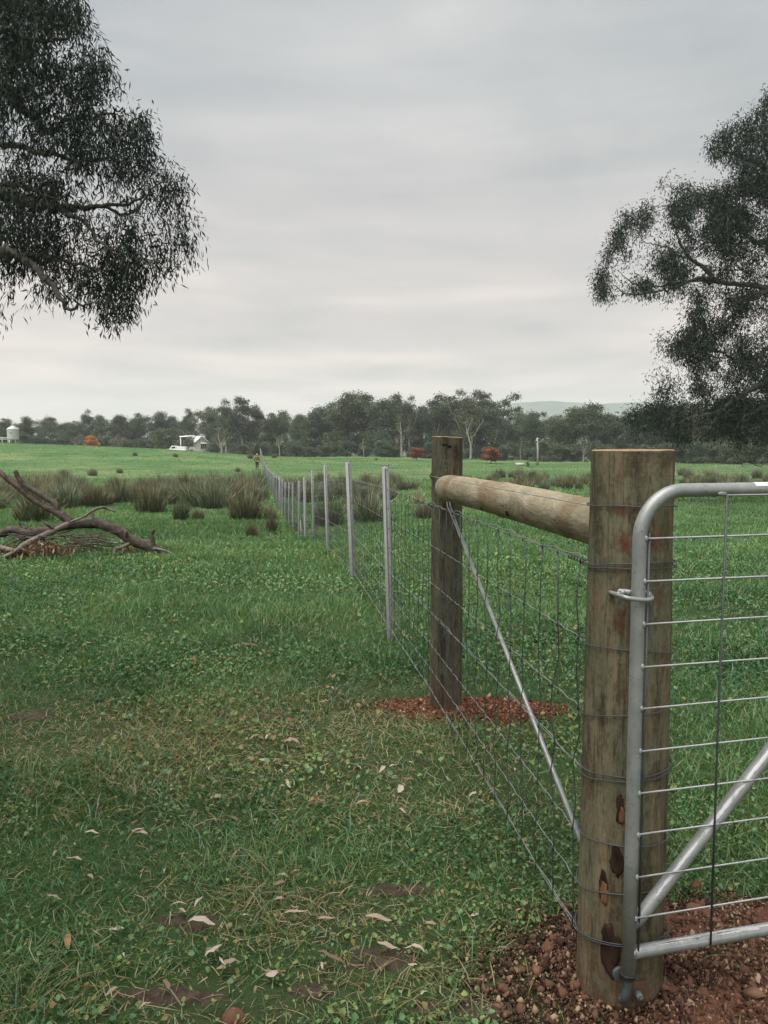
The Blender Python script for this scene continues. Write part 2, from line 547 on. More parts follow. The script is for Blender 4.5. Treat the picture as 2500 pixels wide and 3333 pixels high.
def mk_galv(name, a, b, metal=0.75, rough=0.42, worn=0.0):
    M = Mat(name)
    v = M.coord('Object')
    n = M.noise(v, 18, 5, 0.65)
    c = M.ramp(n, [(0.3, a), (0.7, b)])
    c = M.mix(M.ramp(M.noise(v, 120, 3, 0.6), [(0.60, 0.0), (0.72, 0.6)]), c, tuple(x * 0.45 for x in a))
    c = M.mix(M.ramp(M.noise(v, 6, 5, 0.7), [(0.58, 0.0), (0.68, 0.45)]), c, tuple(x * 0.66 for x in a))
    r = M.ramp(n, [(0.3, rough - 0.07), (0.7, rough + 0.12)])
    return M.pbr(c, r, metal, 0.5, M.bump(M.noise(v, 60, 4, 0.6), 0.12, 0.002))
M_GALV = mk_galv('galvanised_tube', (0.26, 0.275, 0.265), (0.37, 0.38, 0.37), 0.45, 0.48)
M_GPATCH = mk_galv('galvanised_scuff_sheen', (0.42, 0.42, 0.42), (0.60, 0.60, 0.60), 0.3, 0.5)  # worn zinc with its wet sheen put into the colour
M_STEEL = mk_galv('zinc_post', (0.165, 0.17, 0.165), (0.245, 0.25, 0.24), 0.25, 0.6)
M_WIRE = mk_galv('fence_wire', (0.050, 0.062, 0.062), (0.095, 0.108, 0.108), 0.3, 0.55)
M_WIRE_L = mk_galv('bright_wire', (0.26, 0.27, 0.265), (0.40, 0.41, 0.40), 0.5, 0.45)
M_HOLE = mk_plain('dark_hole', (0.012, 0.012, 0.012), (0.02, 0.02, 0.02))
M_RUST = mk_plain('rusty_plate', (0.085, 0.045, 0.028), (0.16, 0.085, 0.05), 40)
M_WHITE = mk_plain('white_paint', (0.62, 0.62, 0.62), (0.74, 0.74, 0.73), 6, 0.6)
M_ROOF = mk_plain('pale_roof', (0.55, 0.55, 0.55), (0.66, 0.66, 0.66), 3, 0.5)
M_CREAM = mk_plain('cream_wall', (0.40, 0.39, 0.36), (0.52, 0.51, 0.48), 4, 0.8)
M_SILO = mk_plain('silo_zinc', (0.40, 0.41, 0.40), (0.50, 0.51, 0.50), 3, 0.45, 0.3)
M_DARK = mk_plain('dark_glass', (0.02, 0.025, 0.025), (0.05, 0.055, 0.055), 4, 0.2)
M_INK = mk_plain('grey_ink', (0.16, 0.17, 0.17), (0.2, 0.21, 0.21), 50)
M_RUBBER = mk_plain('black_rubber', (0.012, 0.012, 0.012), (0.03, 0.03, 0.03), 60, 0.7)
M_BARK = mk_plain('gum_bark', (0.040, 0.036, 0.030), (0.105, 0.095, 0.080), 7, 0.9, bump=0.5, bd=0.03, stretch=(1, 1, .5))
M_BARKP = mk_plain('pale_gum_bark', (0.17, 0.155, 0.13), (0.34, 0.32, 0.28), 1.2, 0.9)
M_LOG = mk_plain('fallen_bark', (0.032, 0.025, 0.020), (0.112, 0.088, 0.070), 14, 0.85, bump=0.5, bd=0.02)
M_LOGP = mk_plain('bleached_limb', (0.085, 0.070, 0.057), (0.20, 0.168, 0.138), 12, 0.85, bump=0.4, bd=0.015)
M_CONC = mk_plain('concrete', (0.34, 0.33, 0.31), (0.48, 0.47, 0.44), 6, 0.9)
M_TIMB = mk_plain('weathered_timber', (0.22, 0.20, 0.175), (0.36, 0.335, 0.30), 8, 0.9, stretch=(1, 1, .2))
M_HILL = mk_plain('wooded_hill', (0.030, 0.048, 0.030), (0.062, 0.080, 0.046), 0.02, 0.95, bump=0.0)
M_JACKET = mk_plain('brown_jacket', (0.10, 0.052, 0.034), (0.17, 0.095, 0.065), 30, 0.9)
M_TROUS = mk_plain('dark_trousers', (0.010, 0.014, 0.016), (0.026, 0.032, 0.036), 30, 0.9)
M_SKIN = mk_plain('skin', (0.36, 0.215, 0.155), (0.44, 0.28, 0.21), 40, 0.6)
M_HAT = mk_plain('straw_hat', (0.24, 0.20, 0.14), (0.34, 0.29, 0.21), 60, 0.9)

# ------------------------------------------------------------------ ground, hill, haze
GATE_POST = np.array([0.596, 1.846]); GATE_POST_R = 0.096
STAY_POST = np.array([0.328, 4.00]); STAY_POST_R = 0.082
def build_ground():
    ns, nt_ = 300, 380
    s = np.linspace(-1, 1, ns)
    X = np.sinh(6.6 * s) / math.sinh(6.6) * 2850
    t = np.linspace(-0.62, 1, nt_)
    Y = 4 + np.sinh(6.8 * t) / math.sinh(6.8) * 2850
    XX, YY = np.meshgrid(X, Y)
    ZZ = terr(XX, YY)
    V = np.stack([XX, YY, ZZ], -1).reshape(-1, 3)
    i = np.arange(nt_ - 1)[:, None] * ns
    j = np.arange(ns - 1)[None]
    Q = np.stack([i + j, i + j + 1, i + ns + j + 1, i + ns + j], -1).reshape(-1, 4)
    d = np.hypot(V[:, 0], V[:, 1])
    sw = 0.10 + 0.90 * sstep(9, 30, d)
    o = add_obj('ground', raw_mesh('ground', V, [Q], True, None, {'sward': sw}), M_GROUND)
    set_props(o, 'green grassy paddock dipping to a swale and rising to a low hill', 'paddock', kind='structure')
build_ground()

def build_ridge():
    # wooded range far behind the trees, seen through the gap right of the tallest trees
    n = 260
    ang = np.linspace(R(-62), R(62), n)
    rr = 2480.0
    prof = np.interp(np.degrees(ang), [-62, -30, -10, 4, 7, 9.5, 12, 15, 18, 24, 40, 62], [40, 46, 60, 128, 143, 156, 160, 150, 152, 130, 90, 60])
    prof = prof + 9 * (fbm(np.degrees(ang) * 0.9, 0 * ang, 3, 11) - 0.5) + 3.0 * (fbm(np.degrees(ang) * 9, 0 * ang, 2, 12) - 0.5)
    rows = []
    for k, (dr, f) in enumerate([(-420, -0.05), (-300, 0.22), (-180, 0.55), (-80, 0.82), (0, 1.0), (90, 0.9), (240, -0.05)]):
        r = rr + dr + 40 * (fbm(np.degrees(ang) * 0.5, 0 * ang + k, 2, 13) - 0.5) * (f > 0)
        rows.append(np.stack([np.sin(ang) * r, np.cos(ang) * r, prof * f - 1.0], -1))
    V = np.vstack(rows)
    i = np.arange(len(rows) - 1)[:, None] * n
    j = np.arange(n - 1)[None]
    Q = np.stack([i + j, i + j + 1, i + n + j + 1, i + n + j], -1).reshape(-1, 4)
    o = add_obj('hill', raw_mesh('hill', V, [Q], True), M_HILL)
    set_props(o, 'long low wooded range fading blue behind the trees', 'hill', kind='structure')
build_ridge()

def build_haze():
    b = MB().box((-3000, -3000, -4), (3000, 3000, 190))
    M = Mat('pale_haze')
    v = M.n('ShaderNodeVolumePrincipled')
    v.inputs['Color'].default_value = (0.91, 0.95, 1.0, 1)
    v.inputs['Density'].default_value = HAZE_DENSITY
    v.inputs['Anisotropy'].default_value = 0.1
    M.l(v.outputs[0], M.out.inputs['Volume'])
    o = b.build('haze', M.m)
    set_props(o, 'thin pale damp air over the whole paddock', 'haze', kind='stuff')
HAZE_DENSITY = 0.0003
build_haze()

# spoil heaps round the two timber posts
def mound(name, c, rx, ry, h, rot, label, seed, rings=14, seg=56, mat=None, cat='soil heap'):
    th = np.arange(seg) / seg * 2 * math.pi
    wob = 1 + 0.9 * (fbm(np.cos(th) * 2.6 + 5, np.sin(th) * 2.6 + 5, 4, seed) - 0.5)
    V = [[c[0], c[1], tz(*c) + h]]
    for k in range(1, rings + 1):
        f = k / rings
        x = np.cos(th) * rx * wob * f
        y = np.sin(th) * ry * wob * f
        X = c[0] + x * math.cos(rot) - y * math.sin(rot)
        Y = c[1] + x * math.sin(rot) + y * math.cos(rot)
        lump = min(0.05, h) * (fbm(X * 9, Y * 9, 4, seed + 3) - 0.5) * (1 - f ** 3)
        Z = terr(X, Y) + h * (1 - f ** 1.7) + lump - 0.018 * f ** 6 + 0.004
        V.extend(np.stack([X, Y, Z], 1).tolist())
    V = np.array(V)
    k = np.arange(seg)
    T = np.stack([np.zeros(seg, int), 1 + k, 1 + (k + 1) % seg], 1)
    i = 1 + np.arange(rings - 1)[:, None] * seg
    Q = np.stack([i + k, i + seg + k, i + seg + (k + 1) % seg, i + (k + 1) % seg], -1).reshape(-1, 4)
    o = add_obj(name, raw_mesh(name, V - np.array([c[0], c[1], 0]), [Q, T], True), mat or M_SOIL, None, (c[0], c[1], 0))
    set_props(o, label, cat, kind='structure')
    return lambda X, Y: (((X - c[0]) * math.cos(rot) + (Y - c[1]) * math.sin(rot)) / rx) ** 2 + ((-(X - c[0]) * math.sin(rot) + (Y - c[1]) * math.cos(rot)) / ry) ** 2
M1C = (0.93, 1.87); M2C = (0.46, 3.99)
in_m1 = mound('soil_mound', M1C, 0.66, 0.38, 0.062, 0.10, 'red clay spoil heaped round the foot of the gate post', 21)
in_m2 = mound('soil_mound', M2C, 0.50, 0.19, 0.028, -0.10, 'small red clay heap at the foot of the second timber post', 33)
def mound_z(X, Y):
    X, Y = np.asarray(X, float), np.asarray(Y, float)
    a = 0.062 * np.clip(1 - np.sqrt(in_m1(X, Y)) ** 1.7, 0, 1)
    b = 0.028 * np.clip(1 - np.sqrt(in_m2(X, Y)) ** 1.7, 0, 1)
    def lump(inm, seed, h):
        f = np.sqrt(inm(X, Y))
        return np.where(f < 1, h * (fbm(X * 9, Y * 9, 4, seed) - 0.5) * (1 - np.clip(f, 0, 1) ** 3), 0)
    return terr(X, Y) + a + b + lump(in_m1, 24, 0.05) + lump(in_m2, 36, 0.028) + 0.003

# ------------------------------------------------------------------ grass, weeds, litter
BARE = [(hit(1230, 3120), 0.16, 0.07), (hit(650, 3010), 0.10, 0.06), (hit(560, 3000), 0.08, 0.05), (hit(560, 3240), 0.22, 0.05), (hit(1010, 3230), 0.10, 0.05),
        (hit(870, 2330), 0.28, 0.10), (hit(740, 2330), 0.16, 0.08), (hit(90, 2330), 0.18, 0.10), (hit(1280, 2900), .18, .05), (hit(1500, 3290), .2, .06)]
STRAW = [(hit(900, 2420), 1.1, 0.7), (hit(1150, 2350), 0.8, 0.4), (hit(300, 2400), 0.9, 0.5), (hit(1050, 3000), 0.55, 0.18), (hit(1300, 3200), 0.6, 0.14), (hit(700, 3260), 0.5, 0.12), (hit(1250, 2620), .5, .2)]
M_DIRT = mk_plain('damp_dirt', (0.028, 0.020, 0.014), (0.075, 0.052, 0.035), 30, 0.9, bump=0.8, bd=0.01)
for _i, (_c, _rx, _ry) in enumerate(BARE):
    mound('bare_patch', (_c[0], _c[1]), _rx * 0.8, _ry * 0.8, 0.004, 0.0, 'bare damp brown soil showing through the grass', 200 + _i, 7, 30, M_DIRT, 'bare soil')
def blob(X, Y, lst):
    m = np.zeros_like(X)
    for c, rx, ry in lst:
        m = np.maximum(m, np.exp(-(((X - c[0]) / rx) ** 2 + ((Y - c[1]) / ry) ** 2)))
    return m
def scatter(d0, d1, density, spread=0.62):
    """ground points in the fan in front of the camera, a margin wider than the view"""
    area = spread * 2 * (d1 ** 2 - d0 ** 2) / 2
    n = int(area * density)
    y = np.sqrt(rng.random(n) * (d1 ** 2 - d0 ** 2) + d0 ** 2)
    x = (rng.random(n) * 2 - 1) * spread * (y + 0.8)
    return x, y
def blades(x, y, h, w, col, lean, seg, flatness=0.0, tipcol=None):
    """seg = 1 (triangle), 2 or 3 segments; returns V, quads, tris, colours"""
    n = len(x)
    a = rng.random(n) * 2 * math.pi
    z = mound_z(x, y)
    b = rng.random(n) * 2 * math.pi
    dx, dy = np.cos(a), np.sin(a)
    wx, wy = -np.sin(b) * w * 0.5, np.cos(b) * w * 0.5
    base = np.stack([x, y, z - 0.005], 1)
    def pt(f):
        out = lean * f ** 1.6 * h
        up = h * (f - 0.35 * np.clip(lean, 0, 1.6) * f * f) * (1 - flatness)
        return base + np.stack([dx * out, dy * out, up], 1)
    W = np.stack([wx, wy, 0 * wx], 1)
    tipcol = col if tipcol is None else tipcol
    rows, cols = [], []
    for k in range(seg):
        f = k / seg
        p = pt(f)
        tw = 1 - 0.45 * f
        rows += [p - W * tw, p + W * tw]
        c = col * (1 - f) + tipcol * f
        cols += [c, c]
    rows.append(pt(1.0)); cols.append(tipcol)
    m = len(rows)
    V = np.stack(rows, 1).reshape(-1, 3)
    C = np.stack(cols, 1).reshape(-1, 3)
    o = np.arange(n)[:, None] * m
    Q = [o + np.array([[2 * k, 2 * k + 1, 2 * k + 3, 2 * k + 2]]) for k in range(seg - 1)]
    T = o + np.array([[2 * seg - 2, 2 * seg - 1, 2 * seg]])
    return V, (np.vstack(Q) if Q else np.zeros((0, 4), int)), T, C
def grass_color(x, y, n, far=False):
    f1 = fbm(x * 0.5, y * 0.5, 3, 40)
    f2 = fbm(x * 2.1, y * 2.1, 3, 44)
    k = np.clip((0.5 * f1 + 0.5 * f2 - 0.5) * 2.4 + 0.5 + rng.normal(0, 0.17, n), 0, 1)[:, None]
    c = np.array([0.035, 0.112, 0.047]) * (1 - k) + np.array([0.108, 0.236, 0.086]) * k
    yel = (rng.random(n) < 0.12 + 0.5 * np.clip(f1 - 0.45, 0, 1) + 0.3 * blob(x, y, STRAW))[:, None]
    c = np.where(yel, np.array([0.165, 0.205, 0.070]) * (0.8 + 0.4 * rng.random((n, 1))), c)
    st = blob(x, y, STRAW)
    dry = (rng.random(n) < 0.06 + 0.64 * st)[:, None]
    c = np.where(dry, np.array([0.315, 0.270, 0.155]) * (0.6 + 0.6 * rng.random((n, 1))), c)
    return c, dry[:, 0]
def keep_mask(x, y, straw_thin=0.35):
    m1 = in_m1(x, y); m2 = in_m2(x, y)
    bare = blob(x, y, BARE)
    nz = fbm(x * 5, y * 5, 3, 50)
    keep = rng.random(len(x)) > 0.62 * bare * (0.2 + 1.2 * nz)
    keep &= rng.random(len(x)) > straw_thin * blob(x, y, STRAW)
    edge = 0.75 + 0.5 * nz
    keep &= ~((m1 < edge) & (rng.random(len(x)) > 0.012))
    keep &= ~((m2 < edge) & (rng.random(len(x)) > 0.012))
    keep &= np.hypot(x - GATE_POST[0], y - GATE_POST[1]) > 0.12
    keep &= np.hypot(x - STAY_POST[0], y - STAY_POST[1]) > 0.10
    return keep
def build_grass():
    G = MB()
    def zone(d0, d1, dens, h0, h1, w, seg, lean, spread=0.62):
        x, y = scatter(d0, d1, dens, spread)
        tuft = fbm(x * 1.6, y * 1.6, 3, 60)
        keep = keep_mask(x, y) & (rng.random(len(x)) < 0.5 + 0.9 * tuft)
        x, y, tuft = x[keep], y[keep], tuft[keep]
        n = len(x)
        c, dry = grass_color(x, y, n)
        h = (h0 + (h1 - h0) * rng.random(n) ** 1.7) * np.clip(0.2 + 1.7 * (tuft - 0.25) * 1.2, 0.5, 1.5)
        ln = lean * (0.4 + 1.2 * rng.random(n))
        h = np.where(dry, h * 0.65, h)
        ln = np.where(dry, ln + 0.8, ln)
        tip = c * np.array([1.25, 1.15, 1.0])
        V, Q, T, C = blades(x, y, h, w * (0.6 + 0.8 * rng.random(n)), c, ln, seg, 0.0, tip)
        G.add(V, Q, T, C)
    zone(1.35, 2.6, 15000, 0.025, 0.110, 0.0034, 3, 0.9)
    zone(2.6, 4.6, 8000, 0.03, 0.130, 0.0042, 2, 0.8)
    zone(4.6, 8.5, 3200, 0.04, 0.150, 0.0065, 2, 0.7)
    zone(8.5, 16, 1150, 0.06, 0.17, 0.012, 2, 0.6)
    zone(16, 32, 260, 0.08, 0.22, 0.026, 1, 0.5)
    zone(32, 66, 34, 0.10, 0.26, 0.06, 1, 0.5)
    zone(66, 126, 16.0, 0.05, 0.15, 0.07, 1, 0.5)
    o = G.build('grass', M_GRASS)
    set_props(o, 'short green paddock grass with dry straw blades among it', 'grass', kind='stuff')
build_grass()

def build_weeds():
    # low broad leaves (clover and capeweed) carpeting the ground between the grass
    G = MB()
    shape = np.array([[0, 0], [.18, .20], [.42, .30], [.40, .52], [.30, .70], [.16, .92], [0, 0.86], [-.16, .95], [-.30, .72], [-.42, .50], [-.40, .28], [-.18, .20]])
    idx = np.arange(1, 11)
    tri = np.stack([np.zeros(10, int), idx, idx + 1], 1)
    simple = np.array([[0, 0], [.30, .35], [.24, .75], [0, 1.0], [-.24, .75], [-.30, .35]])
    tri2 = np.stack([np.zeros(4, int), np.arange(1, 5), np.arange(2, 6)], 1)
    def zone(d0, d1, dens, s0, s1, shp, tr):
        x, y = scatter(d0, d1, dens)
        w = fbm(x * 0.9, y * 0.9, 3, 70)
        keep = keep_mask(x, y, 0.78) & (rng.random(len(x)) < np.clip((w - 0.34) * 4.5, 0.05, 1))
        x, y, w = x[keep], y[keep], w[keep]
        n = len(x)
        s = s0 + (s1 - s0) * rng.random(n) ** 1.8
        a = rng.random(n) * 2 * math.pi
        tilt = rng.normal(0.30, 0.55, n)
        lift = 0.008 + 0.045 * rng.random(n) ** 1.3
        u = np.stack([np.cos(a) * np.cos(tilt), np.sin(a) * np.cos(tilt), np.sin(tilt)], 1)
        roll = rng.normal(0, 0.5, n)
        side = np.stack([-np.sin(a) * np.cos(roll), np.cos(a) * np.cos(roll), np.sin(roll)], 1)
        nrm = np.cross(u, side)
        base = np.stack([x, y, mound_z(x, y) + lift], 1)
        droop = -0.25 * shp[:, 1] ** 2 + 0.35 * np.abs(shp[:, 0])
        V = base[:, None, :] + s[:, None, None] * (shp[None, :, 0, None] * side[:, None, :] + shp[None, :, 1, None] * u[:, None, :] + droop[None, :, None] * nrm[:, None, :])
        k = np.clip((fbm(x * 1.3, y * 1.3, 3, 75) - .5) * 1.8 + .48 + rng.normal(0, .26, n), 0, 1)[:, None]
        c = np.array([0.030, 0.092, 0.036]) * (1 - k) + np.array([0.150, 0.270, 0.112]) * k
        old = (rng.random(n) < 0.06 + .22 * blob(x, y, STRAW))[:, None]
        c = np.where(old, np.array([0.24, 0.19, 0.08]), c)
        yl = (rng.random(n) < 0.22 + 0.5 * blob(x, y, STRAW))[:, None]
        c = np.where(yl & ~old, c * np.array([1.55, 1.12, 0.9]), c)
        C = np.repeat(c, len(shp), 0) * np.tile(0.9 + 0.25 * shp[:, 1], n)[:, None]
        o = np.arange(n)[:, None, None] * len(shp)
        G.add(V.reshape(-1, 3), None, (o + tr[None]).reshape(-1, 3), C)
    zone(1.35, 3.0, 10000, 0.006, 0.021, shape, tri)
    zone(3.0, 5.5, 5000, 0.010, 0.032, shape, tri)
    zone(5.5, 10, 800, 0.018, 0.046, simple, tri2)
    zone(10, 20, 110, 0.036, 0.075, simple, tri2)
    o = G.build('weeds', M_WEED)
    set_props(o, 'low broad leaved clover and weeds carpeting the paddock', 'weeds', kind='stuff')
build_weeds()

def build_straw():
    # thin dead stems lying flat
    x, y = scatter(1.4, 7.5, 330)
    st = blob(x, y, STRAW)
    keep = (rng.random(len(x)) < 0.14 + 0.86 * st) & (in_m1(x, y) > 1.2) & (in_m2(x, y) > 1.2)
    x, y = x[keep], y[keep]
    n = len(x)
    G = MB()
    L = 0.03 + 0.11 * rng.random(n) ** 1.8
    a = rng.random(n) * 2 * math.pi
    w = 0.0006 + 0.0011 * rng.random(n)
    base = np.stack([x, y, mound_z(x, y) + 0.012 + 0.03 * rng.random(n)], 1)
    u = np.stack([np.cos(a), np.sin(a), rng.normal(0, 0.12, n)], 1)
    s = np.stack([-np.sin(a), np.cos(a), np.zeros(n)], 1)
    bend = rng.normal(0, 0.18, n)[:, None] * s
    P = [base - s * w[:, None], base + s * w[:, None], base + u * L[:, None] * .5 + bend * L[:, None] + s * w[:, None], base + u * L[:, None] * .5 + bend * L[:, None] - s * w[:, None], base + u * L[:, None]]
    V = np.stack(P, 1).reshape(-1, 3)
    o = np.arange(n)[:, None] * 5
    c = np.array([0.36, 0.30, 0.19]) * (0.5 + 0.6 * rng.random((n, 1)))
    G.add(V, o + np.array([[0, 1, 2, 3]]), o + np.array([[3, 2, 4]]), np.repeat(c, 5, 0))
    ob = G.build('straw_litter', M_DEAD)
    set_props(ob, 'thin dead grass stems strewn over the paddock', 'litter', kind='stuff')
build_straw()

def build_rubble():
    # crumbs of red clay and pale chips on the two heaps
    G = MB()
    ico = np.array([[1,0,0],[-1,0,0],[0,1,0],[0,-1,0],[0,0,1],[0,0,-1]], float)
    ft = np.array([[0,2,4],[2,1,4],[1,3,4],[3,0,4],[2,0,5],[1,2,5],[3,1,5],[0,3,5]])
    for (c, rx, ry, n, inm, s0, s1, pale) in ((M1C, 0.80, 0.46, 52000, in_m1, 0.0019, 0.020, 0.09), (M2C, 0.62, 0.24, 20000, in_m2, 0.0018, 0.016, 0.05)):
        x = c[0] + rng.normal(0, 0.50, n) * rx
        y = c[1] + rng.normal(0, 0.50, n) * ry
        k = inm(x, y) < 1.15 + 0.6 * rng.random(n)
        x, y = x[k], y[k]
        n = len(x)
        s = np.clip(np.exp(rng.normal(math.log(s0 * 1.5), 0.55, n)), 0.0012, s1)
        B = ico[None] * (0.45 + 0.85 * rng.random((n, 6, 1))) + rng.normal(0, 0.30, (n, 6, 3))
        B = B * s[:, None, None] * (0.6 + 0.8 * rng.random((n, 1, 3)))
        V = B + np.stack([x, y, mound_z(x, y) + s * 0.35], 1)[:, None, :]
        kq = rng.random((n, 1)) ** 1.6
        kc = np.array([0.036, 0.020, 0.014]) if c is M1C else np.array([0.052, 0.024, 0.014])  # gate post heap darker, second heap brighter: their shading is put into the colour
        col = kc * (1 - kq) + (np.array([0.200, 0.112, 0.074]) if c is M1C else np.array([0.275, 0.122, 0.070])) * kq
        pk = (rng.random(n) < pale)[:, None]
        col = np.where(pk, np.array([0.36, 0.26, 0.17]) * (0.6 + 0.5 * rng.random((n, 1))), col)
        G.add(V.reshape(-1, 3), None, (np.arange(n)[:, None, None] * 6 + ft[None]).reshape(-1, 3), np.repeat(col, 6, 0))
    o = G.build('rubble', M_RUB)
    set_props(o, 'red clay crumbs and pale wood chips on the post hole spoil', 'rubble', kind='stuff')
build_rubble()

def clod_mesh(seed, rough=0.22):
    r = np.random.default_rng(seed)
    nt, npx = 7, 10
    V = [[0, 0, 1.0]]
    for i in range(1, nt):
        t = i / nt * math.pi
        for j in range(npx):
            p = j / npx * 2 * math.pi
            V.append([math.sin(t) * math.cos(p), math.sin(t) * math.sin(p), math.cos(t)])
    V.append([0, 0, -1.0])
    V = np.array(V)
    # chop with random planes for facets
    for _ in range(9):
        nrm = r.normal(size=3); nrm /= np.linalg.norm(nrm)
        dcut = 0.62 + 0.25 * r.random()
        over = np.clip(V @ nrm - dcut, 0, None)
        V = V - over[:, None] * nrm[None]
    V = V * (1 + r.normal(0, 0.05, (len(V), 1)))
    T, Q = [], []
    for j in range(npx):
        T.append([0, 1 + j, 1 + (j + 1) % npx])
        L = 1 + (nt - 2) * npx
        T.append([len(V) - 1, L + (j + 1) % npx, L + j])
    for i in range(nt - 2):
        for j in range(npx):
            a = 1 + i * npx
            Q.append([a + j, a + npx + j, a + npx + (j + 1) % npx, a + (j + 1) % npx])
    return raw_mesh('clod', V, [np.array(Q), np.array(T)])
CLODS = [clod_mesh(100 + k) for k in range(6)]
def clod(px, py, wpx, label, group=None, k=0, lift=0.35, hgt=0.75, name='rock'):
    p = hit(px, py)
    d = math.hypot(p[1] * CP + (EYE - p[2]) * SP, 0)
    r = wpx * d / FPX * 0.5
    o = add_obj(name, CLODS[k % 6], M_ROCK)
    o.location = (p[0], p[1], float(mound_z(p[0], p[1])) + r * lift * hgt)
    o.scale = (r, r * (0.75 + 0.3 * random.random()), r * hgt)
    o.rotation_euler = (random.uniform(-.3, .3), random.uniform(-.3, .3), random.random() * 6.28)
    set_props(o, label, 'rock', group)
    return o
clod(2271, 2895, 54, 'reddish clod alone in the weeds behind the gate rods', None, 0)
clod(2262, 3005, 66, 'largest red clod between bottom gate rail and brace', None, 1)
clod(2285, 2975, 40, 'small red clod resting behind the largest one under the gate', None, 2)
clod(2300, 3020, 40, 'red clod beside the upright gate rod above the bottom rail', None, 3)
clod(1838, 2962, 48, 'pale tan stone left of the gate post by the bottom wire', None, 4)
clod(1781, 3118, 46, 'rounded orange clod on the left shoulder of the spoil heap', None, 5)
clod(1832, 3268, 48, 'blocky brown clod low on the heap left of the gate post', None, 0)
clod(1872, 3248, 42, 'brown clod nearest the foot of the gate post', None, 1)
clod(1693, 3302, 42, 'orange pink clod at the bottom edge of the heap', None, 2)
clod(1498, 2330, 40, 'pinkish stone leaning on the foot of the second timber post', None, 3)
clod(1452, 2322, 22, 'small pale stone at the corner of the second timber post', None, 4)
clod(760, 3322, 100, 'large red brown clod cut by the bottom edge of the picture', None, 5, 0.2, 0.6)
SMALL = [(1650,3310,30),(1781,3290,26),(1735,3060,26),(1800,3075,30),(1640,3230,40),(1850,3040,34),(1850,3005,36),(1905,3290,30),(2210,3110,34),(2238,3145,30),(2300,3130,34),(2290,3300,44),(2190,3290,44),(2480,3065,40),(2420,3250,40),(2370,3180,30),(2340,3090,26),(2450,3130,30),(2400,3305,36),(2475,3310,40),(2225,3070,26),(2215,3035,30),(1760,3240,26),(1700,3180,30),(1880,3190,24),(1455,3301,30),(2180,3180,28)]
for i, (a, b, w) in enumerate(SMALL):
    clod(a, b, w, 'small red brown clod among the spoil round the gate post', 'small clods in the spoil', i, 0.2)

# fallen gum leaves and strips of bark
def leaf_mesh(seed, curl, width=0.2):
    r = np.random.default_rng(seed)
    n = 6
    t = np.linspace(0, 1, n)
    w = width * np.sin(np.clip(t, 0.03, 0.97) * math.pi) ** 0.7
    sweep = curl * 0.35 * t * t
    lift = 0.12 * np.sin(t * math.pi) * r.uniform(0.2, 1.4) + 0.05 * r.normal(size=n)
    V = []
    for i in range(n):
        V += [[t[i] - .5, sweep[i] - w[i], lift[i] + 0.35 * w[i]], [t[i] - .5, sweep[i], lift[i]], [t[i] - .5, sweep[i] + w[i], lift[i] + 0.5 * w[i]]]
    Q = []
    for i in range(n - 1):
        a = i * 3
        Q += [[a, a + 3, a + 4, a + 1], [a + 1, a + 4, a + 5, a + 2]]
    c = np.tile(np.array([1, 1, 1.0]), (len(V), 1))
    return np.array(V), np.array(Q)
TAN = [(0.34, 0.265, 0.195), (0.27, 0.205, 0.15), (0.20, 0.135, 0.092), (0.40, 0.34, 0.27), (0.16, 0.105, 0.072), (0.33, 0.18, 0.09)]
def leaf_mat(i):
    c = TAN[i]
    return mk_plain('dry_leaf_tone', tuple(x * 0.8 for x in c), tuple(min(1, x * 1.15) for x in c), 40, 0.8)
LEAF_MATS = [leaf_mat(i) for i in range(6)]
LEAFS = []
for k in range(12):
    V, Q = leaf_mesh(300 + k, random.uniform(-1, 1), [0.10, 0.13, 0.18, 0.24, 0.07, 0.15][k % 6])
    me = raw_mesh('leaf', V, [Q], True)
    me.materials.append(LEAF_MATS[[0, 3, 1, 2, 0, 3, 1, 0, 5, 3, 4, 0][k]])
    LEAFS.append(me)
def litter(px, py, lpx, ang, label, k, name='fallen_leaf', cat='leaf', group=None, wid=1.0, lift=0.03):
    p = hit(px, py)
    d = p[1] * CP + (EYE - p[2]) * SP
    L = 0.88 * lpx * d / FPX
    o = add_obj(name, LEAFS[k], None)
    o.location = (p[0], p[1], float(mound_z(p[0], p[1])) + lift)
    o.scale = (L, L * wid, L)
    o.rotation_euler = (random.uniform(-.35, .35), random.uniform(-.25, .25), R(ang))
    return set_props(o, label, cat, group)
litter(950, 3017, 100, -14, 'long pale bark strip tapering to the left on brown soil', 4, 'bark_strip', 'bark', None, 1.2)
litter(1062, 3034, 68, 4, 'short pale bark strip touching the long one', 4, 'bark_strip', 'bark')
litter(1232, 3029, 96, 2, 'straight pink bark strip lying level in the middle foreground', 7, 'bark_strip', 'bark', None, .8)
litter(655, 3045, 100, -8, 'curved pale crescent of bark on the bare brown patch', 5, 'bark_strip', 'bark', None, .8)
litter(582, 2983, 60, 10, 'thin pale leaf beside the bare brown patch', 0)
litter(641, 2970, 44, 80, 'pale leaf standing on edge above the crescent of bark', 1)
litter(378, 3066, 54, -5, 'pale leaf in dark weeds at lower left', 9)
litter(742, 3188, 84, 28, 'pinkish torn bark piece pointing up to the right', 2, 'bark_strip', 'bark')
litter(888, 3216, 50, 6, 'pale folded leaf near the bottom centre', 9)
litter(1080, 3160, 120, -22, 'broad grey brown bark slab low in the foreground', 10, 'bark_strip', 'bark', None, 0.8)
litter(1052, 3182, 42, -60, 'small white leaf against the grey bark slab', 1)
litter(1342, 3184, 34, -15, 'pale leaf chip right of the grey bark slab', 9)
litter(470, 3314, 44, 40, 'tan curled leaf at the bottom left edge', 1)
litter(295, 2888, 38, -40, 'tan leaf alone in the dark weeds at left', 2)
litter(705, 2627, 56, -20, 'tan spotted leaf in mid grass left of centre', 2)
